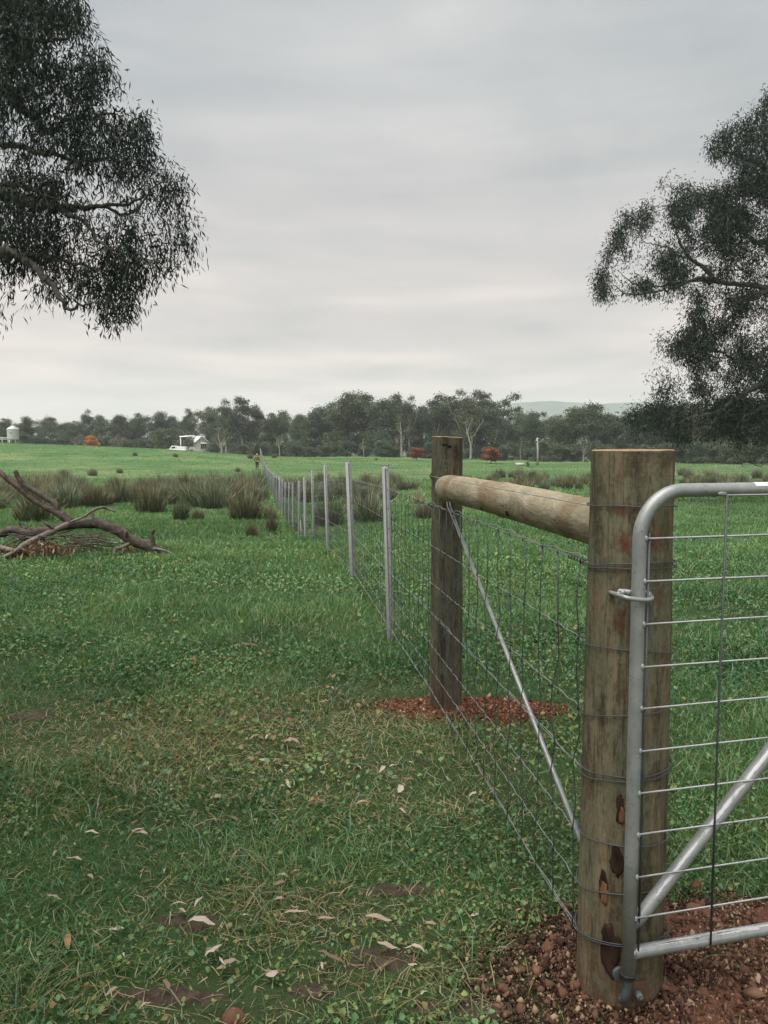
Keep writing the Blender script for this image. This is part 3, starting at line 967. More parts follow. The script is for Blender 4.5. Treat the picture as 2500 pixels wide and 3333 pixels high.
litter(945, 2442, 74, -18, 'long tan bark flake on the straw patch', 2, 'bark_strip', 'bark')
litter(652, 2318, 74, 4, 'pale curved bark strip on bare soil in mid field', 4, 'bark_strip', 'bark', None, 1.2)
litter(812, 2118, 70, -6, 'short brown stick lying in the grass', 10, 'bark_strip', 'bark')
litter(1180, 2640, 50, 15, 'pale leaf heap right of centre in the weeds', 0)
litter(2052, 3290, 110, -42, 'grey bark strip lying at the foot of the gate hinge', 3, 'bark_strip', 'bark', None, .9, 0.02)
for i in range(150):
    if i < 60:
        px, py = random.uniform(350, 1350), random.gauss(2420, 130)
    else:
        px, py = random.uniform(20, 1800), 1900 + 1400 * random.random() ** 0.8
    g = hit(px, py)
    if in_m1(g[0], g[1]) < 1 or in_m2(g[0], g[1]) < 1.1:
        continue
    L = random.choice([0.02, 0.025, 0.03, 0.035, 0.045, 0.06])
    d = g[1]
    litter(px, py, L * FPX / d, random.uniform(-40, 220), 'small dry tan gum leaf lying loose in the grass', random.choice([0, 1, 2, 3, 5, 6, 7, 8, 9, 10, 11]), 'fallen_leaf', 'leaf', 'small dry leaves scattered over the grass', 1.0, 0.022 + 0.02 * random.random())

# ------------------------------------------------------------------ timber posts and rail
def project(P):
    P = np.atleast_2d(P) - np.array([0, 0, EYE])
    depth = P[:, 1] * CP - P[:, 2] * SP
    upc = P[:, 1] * SP + P[:, 2] * CP
    return 1250 + FPX * P[:, 0] / depth, 1666.5 - FPX * upc / depth
def on_post(px, py, c, r):
    """where the sight line through (px, py) meets an upright cylinder"""
    d = ray(px, py)
    ox, oy = -c[0], -c[1]
    A = d[0] ** 2 + d[1] ** 2
    B = 2 * (d[0] * ox + d[1] * oy)
    Cc = ox * ox + oy * oy - r * r
    disc = max(B * B - 4 * A * Cc, 0)
    t = (-B - math.sqrt(disc)) / (2 * A)
    return np.array([0, 0, EYE]) + d * t
def timber_post(name, c, r_top, r_bot, ztop, mat, label, stains, seed, tilt_top=0.0):
    seg, rows = 84, 150
    base = tz(*c)
    root = thing(name, (c[0], c[1], base), label, 'fence post')
    z = np.linspace(base - 0.25, ztop, rows)
    th = np.arange(seg) / seg * 2 * math.pi
    r = np.interp(z, [base, ztop], [r_bot, r_top])[:, None]
    wob = 0.010 * (fbm(np.cos(th)[None] * 1.6 + 4, z[:, None] * 1.5 + np.sin(th)[None] * 1.6, 3, seed) - 0.5)
    grain = 0.0035 * (fbm(th[None] * 9.0, z[:, None] * 0.8, 3, seed + 4) - 0.5)
    rr = r + wob + grain
    X = c[0] + rr * np.cos(th)[None]
    Y = c[1] + rr * np.sin(th)[None]
    Z = np.broadcast_to(z[:, None], X.shape).copy()
    Z[-1] += 0.004 * (fbm(np.cos(th) * 3, np.sin(th) * 3, 3, seed + 9) - 0.5) + tilt_top * np.cos(th)
    V = np.stack([X, Y, Z], -1).reshape(-1, 3)
    i = np.arange(rows - 1)[:, None] * seg
    j = np.arange(seg)[None]
    Q = np.stack([i + j, i + (j + 1) % seg, i + seg + (j + 1) % seg, i + seg + j], -1).reshape(-1, 4)
    st = np.zeros(len(V))
    if stains:
        px, py = project(V)
        front = (V[:, 1] - c[1]) < r_top * 0.35
        for (sx, sy, w, h, a) in stains:
            k = np.maximum(np.abs(px - sx) / w, np.abs(py - sy) / h)
            st = np.maximum(st, np.where(front, a * (1 - sstep(0.75, 1.15, k)), 0))
    body = add_obj('shaft', raw_mesh('shaft', V - np.array([c[0], c[1], base]), [Q], True, None, {'stain': st}), mat, root)
    top = V[-seg:]
    cc = top.mean(0) + np.array([0, 0, 0.002])
    rings = [top + np.array([0, 0, 0.0005])]
    for f in (0.96, 0.6, 0.3):
        q = cc + (top - cc) * f
        q[:, 2] += 0.003 + 0.002 * (fbm(th * 5, np.full(seg, f * 9), 2, seed + 12) - 0.5)
        rings.append(q)
    CV = np.vstack(rings + [cc[None] + np.array([[0, 0, 0.003]])])
    k = np.arange(seg)
    CQ = np.vstack([np.stack([a * seg + k, a * seg + (k + 1) % seg, (a + 1) * seg + (k + 1) % seg, (a + 1) * seg + k], 1) for a in range(3)])
    CT = np.stack([3 * seg + k, 3 * seg + (k + 1) % seg, np.full(seg, 4 * seg)], 1)
    add_obj('sawn_top', raw_mesh('sawn_top', CV - np.array([c[0], c[1], base]), [CQ, CT]), M_SAWN, root)
    return root
def knot(root, c, r, px, py, wpx, hpx, mat, proud=0.0008, dish=0.004, pw=1.0):
    p = on_post(px, py, c, r)
    depth = p[1] * CP - (p[2] - EYE) * SP
    hw, hh = wpx * depth / FPX * 0.5, hpx * depth / FPX * 0.5
    th0 = math.atan2(p[1] - c[1], p[0] - c[0])
    n, V = 22, []
    for f, off in ((0.0, proud * 1.2), (0.55, proud), (0.85, proud * 0.8), (1.0, -0.006)):
        for k in range(n):
            a = k / n * 2 * math.pi
            wb = 1 + 0.7 * (vnoise(math.cos(a) * 2.5 + px, math.sin(a) * 2.5 + py) - 0.5)
            sq = abs(math.cos(a)) ** pw * (1 if math.cos(a) > 0 else -1)
            th = th0 + sq * hw * f * wb / r
            zz = p[2] + math.sin(a) * hh * f * wb
            rad = r + off
            V.append([c[0] + rad * math.cos(th), c[1] + rad * math.sin(th), zz])
    k = np.arange(n)
    Q = np.vstack([np.stack([a * n + k, a * n + (k + 1) % n, (a + 1) * n + (k + 1) % n, (a + 1) * n + k], 1) for a in range(3)])
    V = np.array(V)
    return add_obj('knot', raw_mesh('knot', V - world_of(root), [Q], True), mat, root)
ZT1 = at(2057, 1468, GATE_POST[1] - 0.09)[2]
gate_post = timber_post('gate_post', GATE_POST, 0.0955, 0.106, ZT1, M_POST, 'thick brown and green treated log post the gate hangs on', [
    (2020, 1660, 26, 16, .85), (2025, 1765, 24, 34, .9), (2030, 1775, 16, 18, 1), (2130, 1765, 24, 32, .7), (2140, 1770, 14, 24, .6), (2012, 2020, 16, 34, .9),
    (2140, 1945, 20, 30, .6), (2157, 2135, 8, 16, .8), (2157, 2170, 8, 12, .7), (2020, 1860, 22, 14, .5), (2090, 1700, 16, 60, .35), (1975, 1850, 12, 40, .25)], 5)
rk = 0.1045
knot(gate_post, GATE_POST, rk + .0035, 1962, 2885, 34, 100, M_KNOT_DARK)
knot(gate_post, GATE_POST, rk + .0045, 1965, 2907, 30, 80, M_KNOT_RED)
knot(gate_post, GATE_POST, rk + .0025, 2020, 2640, 30, 110, M_KNOT_DARK)
knot(gate_post, GATE_POST, rk + .0035, 2026, 2655, 24, 70, M_KNOT_RED)
knot(gate_post, GATE_POST, rk + .0035, 2010, 2812, 54, 104, M_KNOT_DARK)
knot(gate_post, GATE_POST, rk + .0045, 1985, 3095, 66, 190, M_KNOT_DARK)
knot(gate_post, GATE_POST, rk + .006, 1972, 3040, 34, 70, M_KNOT_DARK)
ZT2 = at(1450, 1423, STAY_POST[1] - 0.08)[2]
stay_post = timber_post('stay_post', STAY_POST, 0.079, 0.086, ZT2, M_POST2, 'dark mossy timber post standing in red soil, holding the far rail end', [], 15, -0.003)
knot(stay_post, STAY_POST, 0.0815, 1463, 1452, 16, 10, M_KNOT_DARK)
knot(stay_post, STAY_POST, 0.0815, 1448, 1446, 26, 7, M_KNOT_DARK)

def build_rail():
    a = at(1447, 1586, STAY_POST[1] - 0.095)
    b0 = at(1922, 1720, 1.925)
    b = np.array([GATE_POST[0] - 0.005, GATE_POST[1] + 0.06, 0])
    t = (b[1] - a[1]) / (b0[1] - a[1])
    b[2] = a[2] + (b0[2] - a[2]) * t
    root = thing('stay_rail', (a + b) / 2, 'pale peeled log rail braced between the two timber posts', 'rail')
    n = 70
    t = np.linspace(0, 1, n)
    P = a[None] * (1 - t)[:, None] + b[None] * t[:, None]
    P[:, 2] += 0.006 * np.sin(t * math.pi)
    r = np.interp(t, [0, 0.008, 0.02, 0.05, 0.3, 0.55, 0.8, 1], [0.030, 0.050, 0.060, 0.0655, 0.0655, 0.0645, 0.0625, 0.0615])
    r = r + 0.003 * (fbm(t * 9, 0 * t, 3, 81) - 0.5) + 0.0022 * np.exp(-((t - .28) / .012) ** 2) + 0.0025 * np.exp(-((t - .52) / .012) ** 2) + 0.002 * np.exp(-((t - .84) / .014) ** 2)
    m = MB().tube(P, r, 40, True)
    V = m.V[0]
    c = np.vstack([np.repeat(P, 40, 0), P[0], P[-1]])
    d = V - c
    L = np.linalg.norm(d, axis=1)[:, None] + 1e-9
    m.V[0] = V + d / L * 0.005 * (fbm(V[:, 1] * 6, np.arctan2(d[:, 2], d[:, 0]) * 1.3, 3, 83)[:, None] - 0.5)
    m.build('log', M_RAIL, root, smooth=True)
    for (px, py, Y, s) in ((1566, 1655, 3.0, 7), (1642, 1678, 2.65, 12)):
        q = at(px, py, Y)
        ax = (b - a) / np.linalg.norm(b - a)
        # push to the surface of the log facing the camera
        tt = (q - a).dot(ax)
        axis = a + ax * tt
        v = np.array([0, 0, EYE]) - axis
        v = q - axis
        v -= ax * v.dot(ax)
        v /= np.linalg.norm(v)
        side = np.cross(ax, v)
        rr = s * Y / FPX
        base = axis + v * 0.0665
        k = np.arange(10) / 10 * 2 * math.pi
        ring = base[None] + (np.cos(k)[:, None] * ax[None] + np.sin(k)[:, None] * side[None]) * rr * (0.8 + 0.5 * rng.random((10, 1))) - v[None] * 0.002
        VV = np.vstack([ring, base[None] + v * 0.003])
        kk = np.arange(10)
        add_obj('knot', raw_mesh('knot', VV - world_of(root), [np.stack([kk, (kk + 1) % 10, np.full(10, 10)], 1)]), M_KNOT_DARK, root)
    return a, b
RA, RB = build_rail()

# ------------------------------------------------------------------ diagonal brace rod
def build_brace():
    a = at(1462, 1650, STAY_POST[1] - 0.10)
    b = at(1896, 2752, 1.955)
    e = b + (b - a) * 0.035
    root = thing('brace_rod', (b[0], b[1], tz(b[0], b[1])), 'thin bright galvanised rod slanting between the timber posts', 'brace')
    f = a + (b - a) * 0.10
    MB().tube(np.vstack([f, e]), 0.0078, 12).build('pipe', M_WIRE_L, root, smooth=True)
    for s in (-1, 1):
        off = np.array([s * 0.0085, 0, 0])
        MB().tube(np.vstack([at(1462 + s * 4 - 3, 1634, STAY_POST[1] - 0.09), a + off * .9, f + off * 0.4 + (b - a) * .02]), 0.0042, 8).build('wire_strand', M_WIRE_L, root, smooth=True)
build_brace()

# ------------------------------------------------------------------ steel posts and wire netting
def line_at(d):
    return np.array([0.95 - 0.1685 * d, d])
posts = []
for (bx, by, tx, ty) in ((1271, 2086, 1254, 1511), (1151, 1886, 1134, 1499), (1068, 1799, 1058, 1510), (1021, 1757, 1016, 1529)):
    p = hit(bx, by)
    top = at(tx, ty, p[1])
    posts.append((p, top))
for d in (14.5, 16.6, 19.0, 21.3, 24.0, 26.5, 28.5, 30.8, 33.7, 37.0, 41.0, 45.5, 50.0, 54.5, 59.0, 63.5, 68.0, 72.5, 77.0, 81.5, 86.0, 90.5, 95.0, 99.5, 104.0, 108.5, 113.0, 117.5, 121.5):
    x, y = line_at(d)
    z = tz(x, y)
    h = 1.24 + random.uniform(-0.03, 0.03)
    posts.append((np.array([x, y, z]), np.array([x + random.uniform(-.02, .02), y, z + h])))
def channel_mesh(height, w=0.050, dep=0.024, t=0.003):
    prof = np.array([[-w/2, 0], [w/2, 0], [w/2, dep], [w/2 - t, dep], [w/2 - t, t], [-w/2 + t, t], [-w/2 + t, dep], [-w/2, dep]])
    zs = [-0.25, height - 0.014]
    V = [[x, y, z] for z in zs for x, y in prof]
    n = 8
    Q = [[k, (k + 1) % n, n + (k + 1) % n, n + k] for k in range(n)]
    Q += [[n, n + 1, n + 4, n + 5], [n + 1, n + 2, n + 3, n + 4], [n + 5, n + 6, n + 7, n]]
    m = MB().add(V, Q)
    for x0, x1 in ((-w/2, -w/2 + 0.017), (w/2 - 0.017, w/2)):
        m.box((x0, 0.0004, height - 0.016), (x1, t - 0.0004, height))
    # pressed rib down the middle of the web
    m.add([[-0.006, 0.0, -0.2], [0.006, 0.0, -0.2], [0.0, -0.004, -0.2], [-0.006, 0.0, height - .03], [0.006, 0, height - .03], [0, -0.004, height - .03]], [[0, 2, 5, 3], [2, 1, 4, 5]])
    return m
STEEL = channel_mesh(1.0)
ORD = ['steel post closest to the timber posts, flat grey face toward the gate', 'second steel post from the timber posts, broad and leaning slightly',
       'third steel post from the timber posts, slim and pale', 'fourth steel post from the timber posts at the edge of the rushes',
       'fifth steel post from the timber posts beside the short white stake', 'sixth steel post from the timber posts, just past the white stake']
ORDW = ['first', 'second', 'third', 'fourth', 'fifth', 'sixth', 'seventh', 'eighth', 'ninth', 'tenth', 'eleventh', 'twelfth']
yaws = [0.12, 0.55, 0.15, 0.1, 0.3, 0.1]
shared = {}
for i, (p, top) in enumerate(posts):
    L = float(top[2] - p[2])
    root = thing('steel_post', p, ORD[i] if i < 6 else (ORDW[i] + ' steel post from the timber posts, in the run through the rushes') if i < 12 else 'slim grey steel post in the far run of fence through rushes and up hill', 'fence post', 'steel posts of the fence line')
    hq = round(L, 2)
    if hq not in shared:
        shared[hq] = None
    m = channel_mesh(L, 0.050 if i != 1 else 0.062)
    body = m.build('channel', M_STEEL, None)
    body.parent = root
    root.rotation_euler = (0, math.atan2(top[0] - p[0], L), 0)
    body.rotation_euler = (0, 0, -0.16 + (yaws[i] if i < 6 else random.uniform(-.1, .5)))
    if i < 4:
        hm = MB()
        for q in range(9):
            zz = 0.12 + q * (L - 0.16) / 8
            hm.tube(np.array([[0.012, 0.002, zz], [0.012, -0.0018, zz]]), 0.0035, 8)
        h = hm.build('slot_holes', M_HOLE, None)
        h.parent = body
H_NEAR = [1.24, 1.10, .905, .73, .577, .403, .276, .146]
H_FAR = [1.245, 1.095, .87, .66, .49, .325, .19, .09]
def build_wire():
    tie = np.array([GATE_POST[0] - 0.098, GATE_POST[1] + 0.01])
    side = np.array([STAY_POST[0] - 0.084, STAY_POST[1] - 0.015])
    nodes = [tie, side] + [np.array([p[0] - 0.006, p[1] - 0.012]) for p, _ in posts]
    N = np.array(nodes)
    seglen = np.r_[0, np.cumsum(np.linalg.norm(np.diff(N, axis=0), axis=1))]
    gz = terr(N[:, 0], N[:, 1])
    gz[0] = 0.0; gz[1] = 0.0
    root = thing('wire_netting', (N[0][0], N[0][1], 0), 'wire netting strung from the gate post along the steel posts to the hill', 'fence netting')
    def xy(s):
        return np.interp(s, seglen, N[:, 0]), np.interp(s, seglen, N[:, 1])
    hn, hf = np.array(H_NEAR), np.array(H_FAR)
    def hz(k, s):
        f = np.clip(np.asarray(s) / 3.8, 0, 1)
        return np.interp(s, seglen, gz) + hn[k] * (1 - f) + hf[k] * f
    S_END = seglen[-1]
    near_end = 16.0
    for k in range(8):
        s = np.r_[np.arange(0, near_end, 0.0375), seglen[seglen > near_end]]
        x, y = xy(s)
        z = hz(k, s)
        if k > 0:
            amp = np.where(s < near_end, 0.0014 if k in (1, 4, 7) else 0.0026, 0)
            z = z + amp * np.sin(np.arange(len(s)) * 2.4 + k) + 0.010 * (fbm(s * 0.9, 0 * s + k, 2, 90) - 0.5) * (s > 0.1)
            x = x + amp * 0.6 * np.cos(np.arange(len(s)) * 1.9 + k)
        m = MB().tube(np.stack([x, y, z], 1), 0.0014 if k in (0, 1, 7) else 0.0012, 6, True)
        if k in (1, 4, 7):
            ss = np.arange(0, near_end, 0.06)
            x2, y2 = xy(ss)
            z2 = hz(k, ss) + 0.008 + 0.004 * np.sin(ss * 9 + k) + 0.004 * np.sin(ss * 31)
            m.tube(np.stack([x2 - .002, y2, z2], 1), 0.0011, 5, True)
        m.build('line_wire', M_WIRE_L if k in (0, 1, 4, 7) else M_WIRE_L, root, smooth=True)
    # upright wires, each knotted to every line wire
    sp = 0.152
    count = 0
    for s0 in np.arange(0.05, 26, sp):
        pts = []
        bend = 0.012 if s0 < 5 else 0.005
        for k in range(1, 8):
            so = s0 + rng.normal(0, 0.010 if s0 < 4 else 0.004)
            x, y = xy(max(so, 0.02))
            zz = float(hz(k, max(so, 0.02)))
            pts.append([float(x) - 0.003, float(y), zz])
            if k < 7:
                z2 = float(hz(k + 1, max(so, .02)))
                x2, y2 = xy(max(s0 + rng.normal(0, bend), 0.02))
                pts.append([float(x2) - 0.003 + rng.normal(0, bend * .3), float(y2), 0.5 * (zz + z2)])
        pts = np.array(pts)
        m = MB().tube(pts, 0.0018 if s0 < 4 else 0.0015, 5 if s0 < 10 else 4, True)
        if s0 < 9:
            for k in range(0, 13, 2):
                q = pts[k]
                m.tube(np.array([q + [-.002, -.001, -.007], q + [-.003, 0, 0], q + [-.002, .001, .007]]), [0.0018, 0.0030, 0.0018], 5, True)
        m.build('upright_wire', M_WIRE, root)
        count += 1
    far = MB()
    for s0 in np.arange(26, S_END, sp):
        x, y = xy(s0)
        za, zb = float(hz(7, s0)), float(hz(1, s0))
        far.tube(np.array([[x, y, za], [x, y, zb]], float), 0.0015, 3, False)
    o = far.build('far_netting', M_WIRE, root)
    o['kind'] = 'stuff'
    # ties round the gate post
    def loop(yl, ym, yr, r=0.0016, push=0.0022):
        c = GATE_POST
        def zof(px, py):
            return on_post(px, py, c, 0.100)[2]
        zl, zm, zr = zof(1912, yl), zof(2030, ym), zof(2150, yr)
        th = np.linspace(math.pi, 3 * math.pi, 60)
        f = (th - math.pi) / math.pi
        z = np.where(f <= 1, np.interp(f, [0, .5, 1], [zl, zm, zr]), np.interp(f, [1, 2], [zr, zl]))
        z = z + 0.0015 * np.sin(th * 5)
        rad = np.interp(z, [0, ZT1], [0.1065, 0.0965]) + push + 0.004
        P = np.stack([c[0] + rad * np.cos(th), c[1] + rad * np.sin(th), z], 1)
        MB().tube(P, r, 6, False).build('post_tie', M_WIRE, root, smooth=True)
    for a in ((1640, 1646, 1654), (1831, 1829, 1840), (1838, 1848, 1856), (2090, 2112, 2152), (2326, 2318, 2309), (2502, 2522, 2500), (2526, 2534, 2512), (2718, 2746, 2738), (2894, 2896, 2868), (3044, 3060, 3040), (3052, 3066, 3060)):
        loop(*a)
    # the knotted tail at the two twisted line wires
    for k in (1, 7):
        x, y = xy(0.05)
        z = float(hz(k, 0.05))
        t = np.linspace(0, 1, 40)
        x3, y3 = xy(t * 0.12 + 0.01)
        MB().tube(np.stack([x3 + 0.006 * np.cos(t * 38), y3, z + 0.006 * np.sin(t * 38)], 1), 0.0014, 5).build('wire_twist', M_WIRE, root, smooth=True)
    # staples on the second post
    for k in (0, 1, 4):
        s = seglen[1]
        x, y = xy(s)
        z = float(hz(k, s))
        a = np.linspace(0, math.pi, 9)
        P = np.stack([x + 0.004 - 0.010 * np.sin(a), np.full(9, y - .004), z + 0.012 * np.cos(a)], 1)
        MB().tube(P, 0.0024, 6).build('staple', M_RUBBER, root, smooth=True)
    return xy, hz
build_wire()

# short white stake beside the fence
p = hit(982, 1745); t = at(975, 1681, p[1])
st = thing('white_stake', p, 'short white stake leaning by the fence among the steel posts', 'stake')
MB().tube(np.vstack([p - (t - p) * .2, p + (t - p) * .5, t]), [0.022, 0.019, 0.011], 8).build('stick', M_WHITE, st)

# ------------------------------------------------------------------ gate
GO = np.array([0.566, 1.690, 0.0])
GD = np.array([0.345, 0.085, 0.0]); GD /= np.linalg.norm(GD)
GN = np.array([GD[1], -GD[0], 0.0])            # towards the camera
def gp(px, py, off=0.0):
    """point on the gate's plane seen at a pixel, off metres nearer the camera side"""
    o = GO + GN * off
    d = ray(px, py)
    t = (o - np.array([0, 0, EYE])).dot(GN) / d.dot(GN)
    return np.array([0, 0, EYE]) + d * t
def gu(u, z, off=0.0):
    return GO + GD * u + GN * off + np.array([0, 0, z])
TR = 0.0155
ULEN = 2.55
def build_gate():
    ztop = gp(2250, 1595)[2]
    zbot = gp(2044, 3166)[2]
    zrail = gp(2300, 3060)[2]
    zrail = 0.5 * (zrail + gp(2480, 3025)[2])
    root = thing('farm_gate', gu(0, 0), 'galvanised tube farm gate with welded rods hung on the log post', 'gate')
    Rb = 0.105
    path = [gu(0, zbot), gu(0, zbot + .3), gu(0, ztop - Rb - .3), gu(0, ztop - Rb)]
    for a in np.linspace(0, math.pi / 2, 13)[1:-1]:
        path.append(gu(Rb - Rb * math.cos(a), ztop - Rb + Rb * math.sin(a)))
    path += [gu(Rb, ztop), gu(0.5, ztop), gu(1.2, ztop), gu(ULEN - Rb, ztop)]
    for a in np.linspace(0, math.pi / 2, 13)[1:-1]:
        path.append(gu(ULEN - Rb + Rb * math.sin(a), ztop - Rb + Rb * math.cos(a)))
    path += [gu(ULEN, ztop - Rb), gu(ULEN, zbot + 0.05)]
    MB().tube(np.array(path), TR, 28).build('frame_tube', M_GALV, root, smooth=True)
    rl = MB().tube(np.array([gu(0.004, zrail), gu(0.03, zrail), gu(0.07, zrail), gu(1.0, zrail), gu(ULEN, zrail)]), [TR * 0.95] * 5, 24)
    brail = rl.build('bottom_rail', M_GALV, root, smooth=True)
    a0 = gp(2062, 3010, -0.002); a1 = gp(2500, 2452, -0.002)
    d = a1 - a0
    k = (ztop - 0.01 - a0[2]) / d[2]
    br = MB().tube(np.vstack([a0, a0 + d * .06, a0 + d * .16, a1, a0 + d * min(k, 2.8)]), [TR * 0.9, TR * 0.98, TR, TR, TR], 24)
    brace = br.build('diagonal_brace', M_GALV, root, smooth=True)
    # rods
    ys = [1754, 1894, 2033, 2171, 2307, 2446, 2583, 2719, 2856, 2991, 3103]
    xs = [2102, 2098, 2094, 2090, 2087, 2083, 2080, 2076, 2073, 2070, 2067]
    off = TR * 0.75
    zs = []
    for x, y in zip(xs, ys):
        z = gp(x, y, off)[2]
        zs.append(z)
        sag = rng.normal(0, 0.0012, 6)
        u = np.linspace(TR * 0.5, ULEN - TR * .5, 6)
        MB().tube(np.array([gu(a, z + s, off) for a, s in zip(u, sag)]), 0.0024, 8).build('mesh_rod', M_WIRE_L, root, smooth=True)
        # lump of weld where the rod meets the upright tube
        w = gu(TR * 0.45, z, TR * 0.78)
        V, Q, T = tube_arrays(np.array([w + [0, 0, -.008], w + [0, 0, -.004], w, w + [0, 0, .005], w + [0, 0, .008]]), [0.002, 0.0048, 0.0056, 0.0046, 0.002], 8, True, 1.0, 0.10)
        MB().add(V, Q, T).build('weld', M_GALV, root, smooth=True)
    ztr = gp(2420, 1611, off)[2]
    uv0 = (gp(2362, 1615, off) - GO - GN * off).dot(GD)
    MB().tube(np.array([gu(uv0, ztr, off), gu(ULEN - .02, ztr, off)]), 0.0024, 8).build('mesh_rod', M_WIRE_L, root, smooth=True)
    V, Q, T = tube_arrays(np.array([gu(uv0 - .022, ztr + .004, off), gu(uv0 - .015, ztr + .004, off), gu(uv0 - .004, ztr + .003, off), gu(uv0 + .002, ztr, off)]), [.003, .0062, .0062, .0025], 8, True, 1, .1)
    MB().add(V, Q, T).build('weld', M_GALV, root, smooth=True)
    u = TR + 0.0025
    MB().tube(np.array([gu(u, zs[0] + .012, off - .002), gu(u, zs[-1] - .006, off - .002)]), 0.0027, 8).build('edge_rod', M_WIRE, root, smooth=True)
    ub = (gp(2314, 3056, off + .005) - GO - GN * (off + .005)).dot(GD)
    k = 0
    while True:
        a, b = uv0 + k * 0.45, ub + k * 0.45
        if a > ULEN - .1: break
        MB().tube(np.array([gu(a, ztr, off + .0045), gu((a + b) / 2 - .0015, (ztr + zrail) / 2, off + .0045), gu(b, zrail - .004, off + .0045)]), 0.0026, 8).build('upright_rod', M_WIRE, root, smooth=True)
        k += 1
    # sheen of worn zinc painted as bright strips along the brace and the bottom rail
    def strip(parent, A, B, r, t0, t1, c0, c1, seed, name='scuff_sheen_patch', mat=M_GPATCH, jag=0.02, proud=0.0007, up=(0, 0, 1)):
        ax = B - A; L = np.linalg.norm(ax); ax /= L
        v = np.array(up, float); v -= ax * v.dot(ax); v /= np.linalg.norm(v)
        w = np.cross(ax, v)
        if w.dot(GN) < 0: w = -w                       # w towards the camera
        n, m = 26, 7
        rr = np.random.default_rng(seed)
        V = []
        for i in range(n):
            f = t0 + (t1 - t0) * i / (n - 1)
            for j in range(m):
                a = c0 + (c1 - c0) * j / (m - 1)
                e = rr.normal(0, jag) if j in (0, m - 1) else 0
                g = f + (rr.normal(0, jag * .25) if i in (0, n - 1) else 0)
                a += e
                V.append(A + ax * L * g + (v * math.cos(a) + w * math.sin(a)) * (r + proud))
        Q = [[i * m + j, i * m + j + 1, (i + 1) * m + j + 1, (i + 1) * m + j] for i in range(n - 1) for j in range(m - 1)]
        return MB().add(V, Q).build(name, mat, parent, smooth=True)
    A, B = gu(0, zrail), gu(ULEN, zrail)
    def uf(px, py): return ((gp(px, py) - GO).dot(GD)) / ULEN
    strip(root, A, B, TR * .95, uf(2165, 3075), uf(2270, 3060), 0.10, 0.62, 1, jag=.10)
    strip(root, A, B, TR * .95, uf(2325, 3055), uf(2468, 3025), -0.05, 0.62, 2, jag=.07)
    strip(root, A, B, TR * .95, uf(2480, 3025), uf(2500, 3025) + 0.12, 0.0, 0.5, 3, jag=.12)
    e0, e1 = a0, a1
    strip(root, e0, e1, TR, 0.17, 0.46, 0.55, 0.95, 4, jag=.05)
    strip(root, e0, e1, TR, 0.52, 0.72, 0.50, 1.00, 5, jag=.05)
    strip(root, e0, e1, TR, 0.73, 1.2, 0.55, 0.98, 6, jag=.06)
    # paper sticker on the top tube
    s0 = uf(2448, 1585)
    st = strip(root, gu(0, ztop), gu(ULEN, ztop), TR, s0, s0 + 0.075, -0.5, 1.05, 7, 'sticker', M_WHITE, 0.0, 0.0006)
    for q, (du, a0_, a1_) in enumerate(((0.0085, -.05, .2), (0.012, .0, .22), (0.0155, -.05, .2), (0.019, -.02, .2), (0.0225, -.05, .22), (0.011, .62, .72), (0.0145, .62, .72), (0.018, .62, .72), (.028, -.05, .2), (.033, -.05, .2))):
        strip(st, gu(0, ztop), gu(ULEN, ztop), TR, s0 + du, s0 + du + 0.0020, a0_, a1_, 8 + q, 'printing', M_INK, 0.0, 0.0011)
    return ztop, zbot, root
GZT, GZB, GATE = build_gate()
def gate_part(name, loc, label):
    o = bpy.data.objects.new(name, None)
    COL.objects.link(o)
    o.parent = GATE
    o.location = Vector([float(v) for v in (np.asarray(loc) - np.array(GATE.location))])
    o['label'] = label
    return o

# upper hinge: bent plate and round bar clasping the tube
def build_upper_hinge():
    c = gp(2068, 1943)
    root = gate_part('strap_hinge', c, 'bright zinc strap hinge clasping the gate tube near its top')
    q = lambda px, py, off: gp(px, py, off)
    bar = spline([on_post(1986, 1928, GATE_POST, 0.094), q(2004, 1934, -0.02), q(2022, 1940, 0.004), q(2040, 1946, TR + 0.004), q(2070, 1951, TR + 0.008), q(2098, 1953, TR + 0.007), q(2116, 1951, TR + 0.002), q(2122, 1945, -0.008), q(2118, 1940, -0.03)], 5)
    MB().tube(bar, 0.0052, 12).build('round_bar', M_GALV, root, smooth=True)
    def plate(name, pts, off, th=0.0028):
        P = np.array([gp(x, y, off) for x, y in pts])
        n = len(P)
        back = P - GN * th
        m = MB().add(np.vstack([P, back]), [[k, k + n, (k + 1) % n + n, (k + 1) % n] for k in range(n)], [[0, k, k + 1] for k in range(1, n - 1)] + [[n, n + k + 1, n + k] for k in range(1, n - 1)])
        return m.build(name, M_GALV, root)
    plate('back_plate', [(2012, 1922), (2018, 1917), (2054, 1919), (2100, 1921), (2114, 1922), (2121, 1928), (2121, 1948), (2012, 1944)], -0.018)
    plate('side_lug', [(2010, 1926), (2022, 1928), (2023, 1958), (2018, 1970), (2009, 1965)], -0.010)
    plate('side_lug', [(2112, 1926), (2122, 1929), (2123, 1968), (2117, 1976), (2111, 1972)], -0.012)
    n = gp(2036, 1932, 0.0)
    MB().tube(np.vstack([n - GN * 0.016, n - GN * 0.006]), 0.0065, 6).build('nut', M_GALV, root)
build_upper_hinge()
